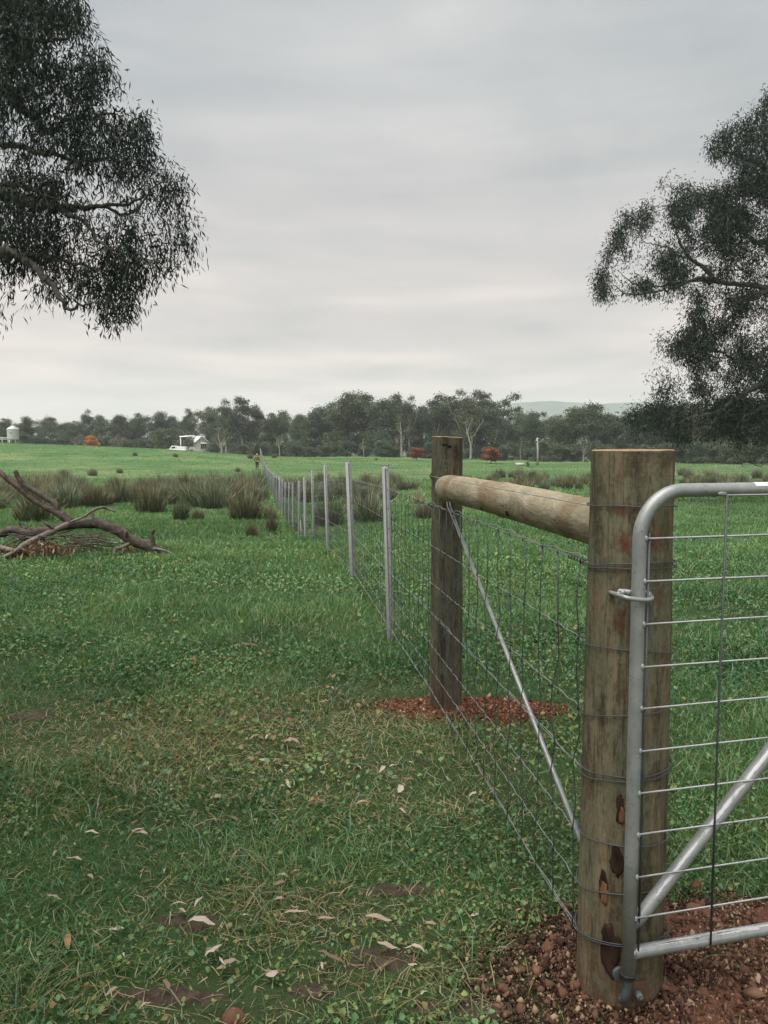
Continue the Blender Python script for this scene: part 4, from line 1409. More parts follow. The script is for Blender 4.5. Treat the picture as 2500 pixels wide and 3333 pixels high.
def build_lower_hinge():
    b = gu(0, GZB)
    root = gate_part('pin_hinge', b, 'lower hinge pin toned dark for shade under the gate tube with rusty square washer')
    pin = spline([gu(0, GZB + .02), gp(2044, 3200), gp(2036, 3240), gp(2028, 3254, -.006), gp(2014, 3246, -.012)], 5)
    MB().tube(pin, np.interp(np.linspace(0, 1, len(pin)), [0, .6, 1], [0.0115, 0.011, 0.008]), 14).build('hinge_pin', M_WIRE, root, smooth=True)  # dark wire steel puts the gate's shade into the hinge colour
    t = np.linspace(0, 2 * math.pi, 25)
    for dz, r, rad, mt in ((-0.002, TR + .001, 0.0032, M_RUBBER), (-0.009, TR - 0.001, 0.003, M_RUBBER)):
        MB().tube(np.stack([b[0] + r * np.cos(t), b[1] + r * np.sin(t), np.full(25, b[2] + dz)], 1), rad, 8, False).build('washer', mt, root, smooth=True)
    e = gp(2016, 3170, -0.012)
    MB().tube(np.vstack([e - GN * .006, e + GN * .002]), 0.016, 20).build('ring_plate', M_WIRE, root, bevel=0.0015)
    c = on_post(2078, 3222, GATE_POST, 0.1085)
    out = np.array([c[0] - GATE_POST[0], c[1] - GATE_POST[1], 0]); out /= np.linalg.norm(out)
    side = np.array([-out[1], out[0], 0])
    cc = on_post(2086, 3222, GATE_POST, 0.1075)
    V = []
    for o_ in (0.0, 0.005):
        for a, z in ((-.022, -.026), (.018, -.026), (.018, .024), (-.022, .024)):
            V.append(cc + side * a + out * o_ + np.array([0, 0, z]))
    MB().add(V, [[0, 3, 2, 1], [4, 5, 6, 7], [0, 1, 5, 4], [1, 2, 6, 5], [2, 3, 7, 6], [3, 0, 4, 7]]).build('square_washer', M_RUST, root, bevel=0.001)
    n = on_post(2074, 3230, GATE_POST, 0.1085)
    MB().tube(np.vstack([n + out * 0.004, n + out * 0.010]), 0.0105, 20).build('round_washer', M_WIRE, root)
    MB().tube(np.vstack([n + out * 0.010, n + out * 0.019]), 0.0085, 6).build('nut', M_STEEL, root, bevel=0.001)
    MB().tube(np.vstack([n + out * 0.018, n + out * 0.026]), 0.0048, 12).build('bolt_end', M_WIRE, root)
build_lower_hinge()

# ------------------------------------------------------------------ near gum trees
def leaf_cloud(P, D, L, W, col, N=None):
    """diamond leaves: P base points, D unit directions, lengths, widths, colours"""
    n = len(P)
    r = rng.normal(size=(n, 3))
    s = np.cross(D, r)
    s /= np.linalg.norm(s, axis=1)[:, None] + 1e-9
    nrm = np.cross(D, s)
    mid = P + D * (L * 0.45)[:, None] + nrm * (L * 0.06)[:, None]
    tip = P + D * L[:, None]
    V = np.stack([P, mid + s * (W * .5)[:, None], tip, mid - s * (W * .5)[:, None]], 1).reshape(-1, 3)
    Q = np.arange(n)[:, None] * 4 + np.arange(4)[None]
    return V, Q, np.repeat(col, 4, 0)
def in_poly(x, y, poly):
    poly = np.asarray(poly, float)
    ins = np.zeros(len(x), bool)
    j = len(poly) - 1
    for i in range(len(poly)):
        xi, yi = poly[i]; xj, yj = poly[j]
        c = ((yi > y) != (yj > y)) & (x < (xj - xi) * (y - yi) / (yj - yi + 1e-9) + xi)
        ins ^= c
        j = i
    return ins
def gum_tree(label, base, limbs, clusters, leaves_per, leaf_len, leaf_wid, cl_r, col_a, col_b, trunk_r, twig=0.010, hang=0.75, seed=1, dense=None):
    """limbs: list of (points, r0, r1); clusters (n,3) foliage tuft centres; twigs are grown from the limbs to every tuft"""
    root = thing('gum_tree', base, label, 'tree')
    wood = MB()
    nodes, rad = [], []
    for pts, r0, r1 in limbs:
        P = spline(pts, 7)
        P[1:-1] += rng.normal(0, 0.03, P[1:-1].shape)
        rr = np.linspace(r0, r1, len(P))
        wood.tube(P, rr, 10 if r0 > .08 else 7, True, None, 1.0, 0.04)
        nodes.append(P); rad.append(rr)
    trunk = wood.build('trunk', M_BARK, root, smooth=True)
    nodes = np.vstack(nodes); rad = np.concatenate(rad)
    # grow twigs, nearest tufts first
    tw = MB()
    C = np.asarray(clusters)
    done = np.zeros(len(C), bool)
    best = np.full(len(C), 1e9); bi = np.zeros(len(C), int)
    def upd(new, off):
        nonlocal best, bi
        for a in range(0, len(new), 400):
            dd = np.linalg.norm(C[:, None, :] - new[None, a:a + 400], axis=2)
            k = dd.argmin(1)
            v = dd[np.arange(len(C)), k]
            m = v < best
            best = np.where(m, v, best)
            bi = np.where(m, off + a + k, bi)
    upd(nodes, 0)
    NL = [nodes]; RL = [rad]; tot = len(nodes)
    allN = nodes.copy(); allR = rad.copy()
    while not done.all():
        b = np.where(done, 1e9, best)
        idx = np.argsort(b)[:max(1, min(12, (~done).sum()))]
        newn, newr = [], []
        for i in idx:
            if done[i]: continue
            p0 = allN[bi[i]]; p1 = C[i]
            L = np.linalg.norm(p1 - p0)
            m = max(3, int(L / 0.35) + 2)
            t = np.linspace(0, 1, m)[:, None]
            mid = (p0 + p1) / 2 + np.array([0, 0, 0.16 * L]) + rng.normal(0, 0.10 * L, 3)
            P = (1 - t) ** 2 * p0 + 2 * t * (1 - t) * mid + t * t * p1
            P[1:-1] += rng.normal(0, 0.025 * min(L, 1.5), P[1:-1].shape)
            r0 = min(allR[bi[i]] * 0.75, twig + 0.011 * L)
            rr = np.linspace(r0, twig * 0.45, m)
            tw.tube(P, rr, 4, False)
            newn.append(P[1:]); newr.append(rr[1:])
            done[i] = True
        newn = np.vstack(newn); newr = np.concatenate(newr)
        off = len(allN)
        allN = np.vstack([allN, newn]); allR = np.concatenate([allR, newr])
        upd(newn, off)
    tw.build('branches', M_BARK, root, smooth=True)
    # leaves hang in tufts
    n = len(C) * leaves_per
    ci = np.repeat(np.arange(len(C)), leaves_per)
    size = cl_r * (0.6 + 0.8 * rng.random(len(C)))
    off = rng.normal(0, 1, (n, 3)); off /= np.linalg.norm(off, axis=1)[:, None]
    off *= (rng.random(n) ** 0.55)[:, None] * size[ci][:, None]
    off *= np.array([.82, .82, 1.2])
    P = C[ci] + off
    D = rng.normal(0, 1, (n, 3)) * (1 - hang) * 1.3 + np.array([0, 0, -1.0]) * hang
    D += off / (size[ci][:, None]) * 0.25
    D /= np.linalg.norm(D, axis=1)[:, None]
    Ls = leaf_len * (0.6 + 0.7 * rng.random(n))
    Ws = leaf_wid * (0.6 + 0.7 * rng.random(n))
    k = np.clip(rng.random(n) * 0.8 + 0.35 * rng.random(len(C))[ci], 0, 1)[:, None]
    col = np.array(col_a) * (1 - k) + np.array(col_b) * k
    V, Q, Cc = leaf_cloud(P, D, Ls, Ws, col)
    MB().add(V, Q, None, Cc).build('crown', M_GUM, root)
    return root

# left tree: trunk outside the picture, boughs hanging into it
YL = 17.0
def L(px, py, dy=0.0):
    return at(px, py, YL + dy)
lb = np.array([-11.8, 17.5]); lbz = tz(*lb)
left_trunk = [np.array([lb[0], lb[1], lbz - .3]), np.array([lb[0] + .1, lb[1], lbz + 2.0]), np.array([lb[0] + .25, lb[1] - .1, lbz + 4.0]), np.array([lb[0] - .1, lb[1] + .1, lbz + 7.0]), np.array([lb[0] + .4, lb[1], lbz + 10.5]), np.array([lb[0] + .2, lb[1] + .3, lbz + 14.0])]
fork = left_trunk[2]; fork2 = left_trunk[3]; fork3 = left_trunk[4]
left_limbs = [
    (left_trunk, 0.42, 0.10),
    ([fork2, L(-200, 690), L(0, 631), L(42, 643), L(105, 667, -.2), L(190, 679, -.4), L(262, 673, -.5), L(346, 673, -.6), L(470, 640, -.7)], 0.19, 0.02),
    ([L(-10, 600, .3), L(40, 600, .3), L(110, 615, .2), L(160, 650, -.1), L(190, 679, -.4)], 0.07, 0.05),
    ([fork, L(-260, 830, -.6), L(0, 822, -1), L(55, 826, -1.1), L(105, 863, -1.2), L(181, 943, -1.4), L(222, 1004, -1.5), L(300, 985, -1.6)], 0.15, 0.018),
    ([L(55, 826, -1.1), L(140, 838, -.9), L(230, 850, -.8), L(330, 880, -.6), L(420, 930, -.5)], 0.055, 0.012),
    ([fork3, L(-200, 330, .8), L(0, 300, .6), L(63, 342, .5), L(118, 384, .4), L(135, 422, .3), L(169, 422, .2), L(232, 388, 0), L(320, 380, -.2), L(400, 350, -.3)], 0.14, 0.015),
    ([L(118, 384, .4), L(170, 350, .5), L(190, 310, .6), L(260, 298, .7), L(330, 300, .7)], 0.045, 0.012),
    ([fork3, L(-150, 130, -.5), L(0, 90, -.8), L(80, 120, -1), L(180, 130, -1), L(260, 90, -1)], 0.11, 0.012),
    ([L(190, 679, -.4), L(280, 730, -1), L(330, 790, -1.2), L(430, 830, -1.3), L(520, 850, -1.4)], 0.045, 0.01),
    ([L(346, 673, -.6), L(430, 690, -.3), L(520, 600, 0), L(600, 590, .2)], 0.035, 0.008),
    ([fork2, L(-150, 480, 1.5), L(30, 470, 1.6), L(150, 500, 1.6), L(300, 520, 1.2), L(450, 480, 1.0)], 0.12, 0.012),
    ([fork2, np.array([lb[0] - 2.5, lb[1] - 1.5, lbz + 8.5]), np.array([lb[0] - 5, lb[1] - 2.5, lbz + 9.0])], 0.15, 0.03),
    ([fork3, np.array([lb[0] - 1.5, lb[1] + 2.5, lbz + 12]), np.array([lb[0] - 3.5, lb[1] + 4, lbz + 13])], 0.10, 0.02),
    ([fork, np.array([lb[0] + 1.0, lb[1] - 3.0, lbz + 6.2]), np.array([lb[0] + 2.4, lb[1] - 5.6, lbz + 7.6]), np.array([lb[0] + 3.2, lb[1] - 7.6, lbz + 8.4])], 0.14, 0.02),
]
# outline of the visible foliage in the photograph
LPOLY = [(-20, -60), (262, -60), (250, 0), (290, 60), (312, 150), (318, 200), (360, 205), (372, 240), (402, 290), (410, 350), (380, 390), (430, 385), (470, 370), (500, 440), (512, 500), (500, 540), (560, 555), (600, 570), (628, 640), (620, 700), (636, 760), (632, 820), (600, 860), (560, 870), (520, 880), (470, 900), (450, 960), (420, 1020), (360, 1080), (330, 1050), (300, 1010), (240, 990), (190, 950), (140, 930), (90, 880), (40, 880), (30, 930), (10, 900), (-20, 900)]
def sample_poly(poly, n, Yc, sig, dens=None):
    poly = np.array(poly, float)
    lo, hi = poly.min(0), poly.max(0)
    out = []
    while len(out) < n:
        x = rng.uniform(lo[0], hi[0], 4000); y = rng.uniform(lo[1], hi[1], 4000)
        k = in_poly(x, y, poly)
        if dens is not None:
            k &= rng.random(4000) < dens(x, y)
        for a, b in zip(x[k], y[k]):
            out.append(at(a, b, Yc + rng.normal(0, sig)))
            if len(out) >= n: break
    return np.array(out)
def ldens(x, y):
    g = fbm(x / 95.0, y / 95.0, 3, 120)
    d = np.clip((g - 0.34) * 4.0, 0.10, 1.0)
    gaps = [(30, 500, 60, 40), (150, 420, 30, 25), (190, 300, 26, 22), (250, 215, 30, 26), (20, 700, 40, 45), (60, 760, 45, 28), (170, 700, 50, 26), (90, 900, 70, 26), (60, 410, 40, 25), (410, 200, 30, 40), (230, 760, 40, 24), (330, 960, 40, 20)]
    for gx, gy, rx, ry in gaps:
        d = d * (1 - 0.9 * np.exp(-(((x - gx) / rx) ** 2 + ((y - gy) / ry) ** 2)))
    d = d * (1 + 1.2 * np.exp(-(((x - 20) / 120) ** 2 + ((y - 130) / 200) ** 2)))
    return d
cl = sample_poly(LPOLY, 1280, YL, 1.0, ldens)
cl = np.vstack([cl, sample_poly([(-20, -60), (130, -60), (150, 120), (120, 250), (130, 330), (-20, 340)], 150, YL, 1.2), sample_poly([(-20, 640), (120, 700), (100, 840), (-20, 830)], 40, YL, 1.0)])
tip_pts = np.array([L(3, 1035, -1.2), L(8, 1010, -1.2), L(100, 985, -1.3), L(150, 955, -1.3), L(36, 940, -1), L(40, 910, -1)])
nout = 330
th_ = rng.random(nout) * 2 * math.pi
rad_ = rng.random(nout) ** .5
outer = np.stack([lb[0] - 1.8 + 5.0 * rad_ * np.cos(th_), lb[1] + 5.0 * rad_ * np.sin(th_), lbz + 6.0 + 9.5 * rng.random(nout)], 1)
px_, py_ = project(outer)
outer = outer[(px_ < -60)]
# the side of the crown that reaches over towards the gate, beyond the left edge of the picture
nn = 240
fwd = np.stack([rng.uniform(-11.5, -6.8, nn), rng.uniform(8.0, 15.0, nn), rng.uniform(7.0, 12.5, nn)], 1)
px_, py_ = project(fwd)
fwd = fwd[(px_ < -80)]
left_tree = gum_tree('gum tree with drooping leafy boughs hanging in from the upper left', (lb[0], lb[1], lbz), left_limbs, np.vstack([cl, tip_pts, outer, fwd]), 21, 0.175, 0.030, 0.38, (0.005, 0.012, 0.009), (0.023, 0.036, 0.025), 0.4, 0.009, 0.72)

# right tree: tall spreading crown, lower boughs sweeping left
YR = 34.0
def Rr(px, py, dy=0.0):
    return at(px, py, YR + dy)
rb = np.array([19.5, 35.0]); rbz = tz(*rb)
rt = [np.array([rb[0], rb[1], rbz - .3]), np.array([rb[0] - .2, rb[1], rbz + 2.5]), np.array([rb[0] - .1, rb[1], rbz + 5.0]), np.array([rb[0] + .3, rb[1] - .2, rbz + 9.0]), np.array([rb[0] - .2, rb[1], rbz + 14]), np.array([rb[0] + .2, rb[1], rbz + 19])]
r_limbs = [
    (rt, 0.60, 0.12),
    ([rt[1] + np.array([0, 0, .6]), Rr(2560, 1215, -.5), Rr(2490, 1250, -.8), Rr(2440, 1270, -1), Rr(2390, 1305, -1.2), Rr(2330, 1340, -1.5), Rr(2240, 1360, -1.8)], 0.22, 0.03),
    ([rt[2], Rr(2560, 1090, .5), Rr(2490, 1140, .2), Rr(2440, 1180, 0), Rr(2400, 1180, 0), Rr(2360, 1150, 0), Rr(2290, 1130, .2)], 0.16, 0.02),
    ([rt[2], Rr(2540, 960, 0), Rr(2470, 965, -.3), Rr(2400, 985, -.6), Rr(2360, 1020, -.8), Rr(2335, 1070, -1)], 0.17, 0.025),
    ([rt[3], Rr(2560, 940, 0), Rr(2450, 930, -.3), Rr(2350, 920, -.5), Rr(2280, 905, -.7), Rr(2200, 935, -.9), Rr(2130, 950, -1), Rr(2040, 955, -1.2), Rr(1985, 910, -1.3)], 0.14, 0.012),
    ([Rr(2350, 920, -.5), Rr(2260, 915, -.2), Rr(2180, 925, 0), Rr(2080, 930, .2), Rr(2010, 880, .4)], 0.07, 0.012),
    ([Rr(2330, 915, -.5), Rr(2290, 870, -.3), Rr(2245, 840, -.1), Rr(2215, 790, 0), Rr(2190, 720, .1), Rr(2190, 660, .2)], 0.11, 0.014),
    ([Rr(2245, 840, -.1), Rr(2200, 830, .2), Rr(2160, 800, .3), Rr(2110, 790, .4), Rr(2060, 760, .5)], 0.06, 0.010),
    ([rt[3], Rr(2520, 800, .5), Rr(2460, 790, .3), Rr(2400, 740, .2), Rr(2350, 700, .1), Rr(2320, 640, 0), Rr(2260, 600, 0)], 0.16, 0.014),
    ([rt[4], Rr(2540, 560, .3), Rr(2440, 520, 0), Rr(2380, 500, -.2), Rr(2330, 470, -.3)], 0.14, 0.012),
    ([rt[4], Rr(2560, 400, 0), Rr(2500, 360, -.2), Rr(2460, 380, -.3)], 0.12, 0.012),
    # low bare drooping branches in the shade
    ([Rr(2560, 1290, -1), Rr(2500, 1320, -1.2), Rr(2450, 1345, -1.3), Rr(2410, 1370, -1.4), Rr(2385, 1430, -1.5), Rr(2400, 1480, -1.6), Rr(2418, 1520, -1.6)], 0.09, 0.012),
    ([Rr(2410, 1370, -1.4), Rr(2370, 1350, -1.6), Rr(2330, 1370, -1.7), Rr(2270, 1400, -1.9)], 0.04, 0.010),
    ([Rr(2385, 1430, -1.5), Rr(2430, 1455, -1.5), Rr(2480, 1470, -1.4), Rr(2520, 1450, -1.4)], 0.03, 0.010),
    ([Rr(2580, 1480, -1), Rr(2520, 1490, -1.2), Rr(2470, 1515, -1.3), Rr(2450, 1500, -1.3)], 0.04, 0.010),
    ([Rr(2180, 1390, -1.9), Rr(2240, 1360, -1.8)], 0.02, 0.03),
    ([rt[3], np.array([rb[0] + 3, rb[1] - 1, rbz + 11]), np.array([rb[0] + 5.5, rb[1] - 2, rbz + 12.5])], 0.18, 0.03),
    ([rt[2], np.array([rb[0] + 2.5, rb[1] + 3, rbz + 8]), np.array([rb[0] + 4.5, rb[1] + 5, rbz + 9])], 0.16, 0.03),
]
RPOLY1 = [(2530, 280), (2490, 300), (2480, 355), (2440, 365), (2420, 390), (2340, 425), (2310, 450), (2300, 500), (2360, 520), (2400, 540), (2410, 600), (2380, 625), (2530, 660)]
RPOLY2 = [(2420, 590), (2350, 620), (2300, 625), (2240, 600), (2205, 580), (2150, 590), (2140, 650), (2090, 680), (2030, 690), (1995, 740), (1985, 780), (2010, 800), (1960, 830), (1940, 870), (1935, 930), (1950, 970), (2030, 950), (2090, 970), (2150, 975), (2180, 1010), (2240, 1060), (2190, 1080), (2130, 1100), (2115, 1160), (2110, 1230), (2140, 1260), (2120, 1300), (2090, 1330), (2020, 1350), (2090, 1400), (2230, 1440), (2330, 1420), (2420, 1440), (2530, 1440), (2530, 590)]
def rdens(x, y):
    g = fbm(x / 70.0, y / 70.0, 3, 140)
    d = np.clip((g - 0.36) * 4.2, 0.06, 1.0)
    for gx, gy, rx, ry in [(2230, 930, 70, 20), (2150, 1050, 60, 30), (2330, 1010, 60, 40), (2270, 760, 22, 50), (2180, 640, 30, 30), (2400, 870, 60, 40), (2440, 1080, 60, 40), (2430, 1230, 50, 26), (2090, 890, 50, 24), (2470, 780, 40, 40), (2330, 1240, 36, 24), (2440, 1400, 60, 40)]:
        d = d * (1 - 0.9 * np.exp(-(((x - gx) / rx) ** 2 + ((y - gy) / ry) ** 2)))
    return d
c1 = sample_poly(RPOLY1, 420, YR, 1.2)
c2 = sample_poly(RPOLY2, 2700, YR, 1.6, rdens)
c2 = np.vstack([c2, sample_poly([(2530, 430), (2400, 480), (2330, 640), (2280, 800), (2300, 1000), (2260, 1180), (2240, 1330), (2300, 1430), (2530, 1450)], 650, YR + .6, 1.6)])
no = 420
th_ = rng.random(no) * 2 * math.pi; rad_ = rng.random(no) ** .5
outer = np.stack([rb[0] + 3 + 6.5 * rad_ * np.cos(th_), rb[1] + 6.5 * rad_ * np.sin(th_), rbz + 4.5 + 15 * rng.random(no)], 1)
px_, py_ = project(outer)
outer = outer[px_ > 2560]
right_tree = gum_tree('tall spreading gum tree filling the right edge above the gate', (rb[0], rb[1], rbz), r_limbs, np.vstack([c1, c2, outer]), 20, 0.19, 0.042, 0.42, (0.007, 0.015, 0.011), (0.028, 0.043, 0.029), 0.6, 0.014, 0.62)

# unseen gum added left of the camera; its crown darkens the near grass
sb = np.array([-5.6, -0.6]); sbz = tz(*sb)
s_tr = [np.array([sb[0], sb[1], sbz - .3]), np.array([sb[0] + .1, sb[1], sbz + 2.5]), np.array([sb[0] + .5, sb[1], sbz + 5.0]), np.array([sb[0] + .8, sb[1] + .2, sbz + 9.0]), np.array([sb[0] + .9, sb[1], sbz + 13])]
s_limbs = [(s_tr, 0.34, 0.08)]
for _a in np.arange(6) / 6 * 6.283:
    s_limbs.append(([s_tr[2], s_tr[2] + np.array([math.cos(_a) * 1.8, math.sin(_a) * 1.8, 1.6]), s_tr[2] + np.array([math.cos(_a) * 4.0, math.sin(_a) * 3.6, 2.8])], 0.12, 0.02))
_n = 170
_th = rng.random(_n) * 6.283; _r = rng.random(_n) ** .5
s_cl = np.stack([sb[0] - 0.3 + 3.4 * _r * np.cos(_th), sb[1] + 1.0 + 3.4 * _r * np.sin(_th), sbz + 5.2 + 6.0 * rng.random(_n)], 1)
_m = 560                                                   # unseen low boughs, added to darken the lower left
s_lo = np.stack([rng.uniform(-5.6, -2.3, _m), rng.uniform(-1.5, 2.6, _m), rng.uniform(1.9, 4.6, _m)], 1)
s_cl = np.vstack([s_cl, s_lo])
_px, _py = project(s_cl)
s_cl = s_cl[(s_cl[:, 1] < 0.3) | (_py < -260) | (_px < -300)]
gum_tree('unseen gum tree added left of the camera to shade the near grass', (sb[0], sb[1], sbz), s_limbs, s_cl, 40, 0.28, 0.085, 0.45, (0.007, 0.012, 0.009), (0.026, 0.034, 0.022), 0.3, 0.012, 0.6)

# ------------------------------------------------------------------ trees beyond the paddock
def far_proto(seed, h=14.0, spread=5.0, lobes=16, leaves=5200, trunk_show=0.3, pale=False, ca=(0.042, 0.054, 0.038), cb=(0.104, 0.128, 0.082), base_full=False, leaf=0.36, ball=False):
    r = np.random.default_rng(seed)
    root = bpy.data.objects.new('gum_tree', None)
    COL.objects.link(root)
    wood = MB()
    tips = []
    nl = r.integers(3, 6)
    top = np.array([r.normal(0, .5), r.normal(0, .5), h * .80])
    wood.tube(spline([np.array([0, 0, -.5]), np.array([r.normal(0, .2), 0, h * .28]), np.array([r.normal(0, .5), r.normal(0, .4), h * .55]), top], 5), np.linspace(h * .022, h * .005, 16), 7)
    tips.append(top)
    for k in range(nl):
        a = k / nl * 6.28 + r.uniform(-.5, .5)
        z0 = h * r.uniform(.18, .42)
        e = np.array([math.cos(a) * spread * r.uniform(.55, .95), math.sin(a) * spread * r.uniform(.4, .8), h * r.uniform(.55, .85)])
        P = spline([np.array([0, 0, z0]), e * [.35, .35, 1] * [1, 1, .0] + [0, 0, z0 + (e[2] - z0) * .45], e], 5)
        P[1:-1] += r.normal(0, .12, P[1:-1].shape)
        wood.tube(P, np.linspace(h * .012, h * .003, len(P)), 5)
        tips.append(e)
        for _ in range(2):
            m = P[r.integers(3, len(P) - 2)]
            e2 = m + np.array([r.normal(0, spread * .28), r.normal(0, spread * .25), h * r.uniform(.08, .22)])
            wood.tube(spline([m, (m + e2) / 2 + [0, 0, -.2], e2], 3), np.linspace(h * .005, h * .002, 7), 4)
            tips.append(e2)
    t = wood.build('trunk', M_BARKP if pale else M_BARK, None, smooth=True)
    t.parent = root
    cen, rd = [], []
    for k in range(lobes):
        if k < len(tips): c = tips[k] + r.normal(0, .4, 3)
        else:
            zf = r.uniform(trunk_show, .97)
            wd = spread * (1.0 - .75 * max(zf - .45, 0) / .55)
            a = r.random() * 6.283
            q_ = r.random() ** .5
            c = np.array([math.cos(a) * q_ * wd * .8, math.sin(a) * q_ * wd * .7, h * zf])
        c[2] = min(c[2], h * .96)
        cen.append(c); rd.append(spread * r.uniform(.22, .40))
    if base_full:
        for k in range(10):
            cen.append(np.array([r.normal(0, spread * .5), r.normal(0, spread * .4), h * r.uniform(.06, .3)])); rd.append(spread * r.uniform(.25, .4))
    if ball:
        cen, rd = [], []
        for k in range(lobes):
            v = r.normal(size=3); v /= np.linalg.norm(v)
            v *= r.random() ** .4
            cen.append(np.array([v[0] * spread * .72, v[1] * spread * .72, h * .50 + v[2] * h * .40])); rd.append(spread * r.uniform(.22, .36))
    cen, rd = np.array(cen), np.array(rd)
    w = rd ** 2; w /= w.sum()
    i = r.choice(len(cen), leaves, p=w)
    d = r.normal(size=(leaves, 3)); d /= np.linalg.norm(d, axis=1)[:, None]
    d[:, 2] = np.where(d[:, 2] < -.6, -d[:, 2] * .6, d[:, 2])
    rad = rd[i] * (0.35 + 0.7 * r.random(leaves))
    P = cen[i] + d * rad[:, None] * np.array([1, 1, .95])
    # smaller clumps inside every lobe, so that the outline is ragged
    g = r.normal(0, .22, (leaves, 3)) * rd[i][:, None] * .6
    P = P + g
    P[:, 2] = np.clip(P[:, 2], .1, None)
    D = r.normal(0, 1, (leaves, 3)); D[:, 2] -= .5
    D /= np.linalg.norm(D, axis=1)[:, None]
    Ls = leaf * (.5 + .9 * r.random(leaves))
    k = np.clip(r.random(leaves) * .7 + .5 * r.random(len(cen))[i], 0, 1)[:, None]
    col = np.array(ca) * (1 - k) + np.array(cb) * k
    s = np.cross(D, r.normal(size=(leaves, 3))); s /= np.linalg.norm(s, axis=1)[:, None]
    W = Ls * .55
    mid = P + D * (Ls * .5)[:, None]
    V = np.stack([P, mid + s * (W * .5)[:, None], P + D * Ls[:, None], mid - s * (W * .5)[:, None]], 1).reshape(-1, 3)
    c = MB().add(V, np.arange(leaves)[:, None] * 4 + np.arange(4)[None], None, np.repeat(col, 4, 0)).build('crown', M_FAR, None)
    c.parent = root
    root['h'] = h
    root['pid'] = seed
    return root
P_DENSE = [far_proto(500 + k, 14, 5.0, 44, 15000, .10, False, base_full=True) for k in range(4)]
P_TALL = [far_proto(520 + k, 17, 4.6, 34, 10000, .28, True, cb=(0.108, 0.120, 0.078), leaf=.36) for k in range(4)]
P_THIN = [far_proto(540 + k, 15, 3.2, 11, 1900, .45, True, leaf=.36) for k in range(2)]
P_BUSH = [far_proto(560 + k, 5, 3.0, 16, 6000, .05, False, base_full=True, leaf=.34) for k in range(3)]
P_GREY = [far_proto(570, 4.5, 2.6, 9, 800, .05, True, ca=(.10, .085, .075), cb=(.17, .145, .125), leaf=.28)]
P_ORANGE = [far_proto(580, 5.5, 2.4, 20, 6000, .1, False, ca=(.36, .12, .030), cb=(.62, .25, .08), base_full=True, leaf=.30, ball=True)]
P_RED = [far_proto(590, 3.2, 1.6, 24, 7000, .1, False, ca=(.15, .042, .026), cb=(.32, .115, .068), base_full=True, leaf=.17, ball=True)]
protos_used = {}
def plant(proto, px, top_py, d, label, wid=1.0, name='gum_tree', cat='tree', group=None, base_py=None):
    x = (px - 1250) / FPX * (d * CP) * 1.0
    x = at(px, 1500, d)[0]
    z = tz(x, d)
    H = at(px, top_py, d)[2] - z
    key = proto['pid']
    if key not in protos_used:
        protos_used[key] = 1
        o = proto
    else:
        o = copy_tree(proto)
    o.name = name
    s = H / proto['h']
    o.location = (x, d, z)
    o.scale = (s * wid, s * wid, s)
    o.rotation_euler = (0, 0, random.random() * 6.28)
    set_props(o, label, cat, group)
    return o
GB = 'tall gums in the tree line beyond the paddock'
# (px, top, distance, prototype set, width)
LINE = [(-70, 1370, 205, 'D', 1.1), (20, 1362, 215, 'D', 1.2), (95, 1362, 200, 'D', 1.1), (150, 1374, 225, 'D', 1.2), (200, 1376, 230, 'D', 1.2), (250, 1370, 228, 'D', 1.1), (290, 1335, 235, 'T', 1.0), (330, 1358, 225, 'D', 1.1), (395, 1345, 230, 'D', 1.2), (455, 1345, 235, 'D', 1.1),
        (520, 1348, 225, 'D', 1.2), (560, 1360, 240, 'D', 1.1), (615, 1332, 225, 'T', 0.9), (680, 1325, 215, 'D', 1.2), (740, 1303, 205, 'T', 1.2), (790, 1296, 200, 'T', 1.1), (840, 1320, 205, 'T', 1.1), (890, 1345, 200, 'D', 1.1), (930, 1345, 215, 'D', 1.0), (975, 1355, 190, 'D', 1.0),
        (1030, 1335, 195, 'D', 1.1), (1080, 1310, 200, 'D', 1.2), (1130, 1288, 190, 'D', 1.3), (1185, 1290, 195, 'D', 1.2), (1240, 1290, 185, 'D', 1.1), (1285, 1280, 190, 'T', 1.1), (1330, 1290, 185, 'T', 0.9), (1375, 1330, 190, 'D', 1.1), (1420, 1285, 185, 'T', 1.1), (1470, 1290, 190, 'D', 1.2),
        (1510, 1272, 180, 'T', 1.2), (1565, 1275, 185, 'T', 1.2), (1600, 1325, 180, 'D', 1.1), (1640, 1258, 185, 'N', 1.2), (1690, 1350, 180, 'D', 1.0), (1735, 1348, 170, 'D', 1.1), (1772, 1328, 175, 'N', 0.9), (1815, 1350, 165, 'D', 1.0), (1870, 1335, 160, 'D', 1.3), (1930, 1322, 160, 'D', 1.3),
        (1990, 1340, 165, 'D', 1.2), (2040, 1352, 170, 'D', 1.1), (2090, 1350, 160, 'D', 1.2), (2150, 1320, 150, 'D', 1.2), (2210, 1300, 150, 'D', 1.2), (2280, 1310, 145, 'D', 1.2), (2350, 1300, 140, 'D', 1.2), (2420, 1310, 140, 'D', 1.2), (2490, 1290, 140, 'D', 1.2), (2570, 1300, 140, 'D', 1.2)]
SPECIAL = {290: 'open crowned gum rising above the row left of the white house', 1640: 'spindly gum with high wispy top left of the blue range', 1772: 'small thin gum standing alone against the blue range', 1285: 'pale limbed gum behind the line of steel posts',
           1510: 'pale forked gum behind the second timber post', 615: 'rounded gum top just right above the white house', 740: 'broad open gum crown between house and fence end'}
LAND = [(-999, 'the left edge of the picture'), (43, 'the silo'), (293, 'the orange tree'), (628, 'the white house'), (851, 'the far end of the fence'), (1455, 'the second timber post'), (1750, 'the bare pole'), (2057, 'the gate post')]
ORDN = ['first', 'second', 'third', 'fourth', 'fifth', 'sixth', 'seventh', 'eighth', 'ninth', 'tenth', 'eleventh', 'twelfth', 'thirteenth', 'fourteenth']
seen_after = {}
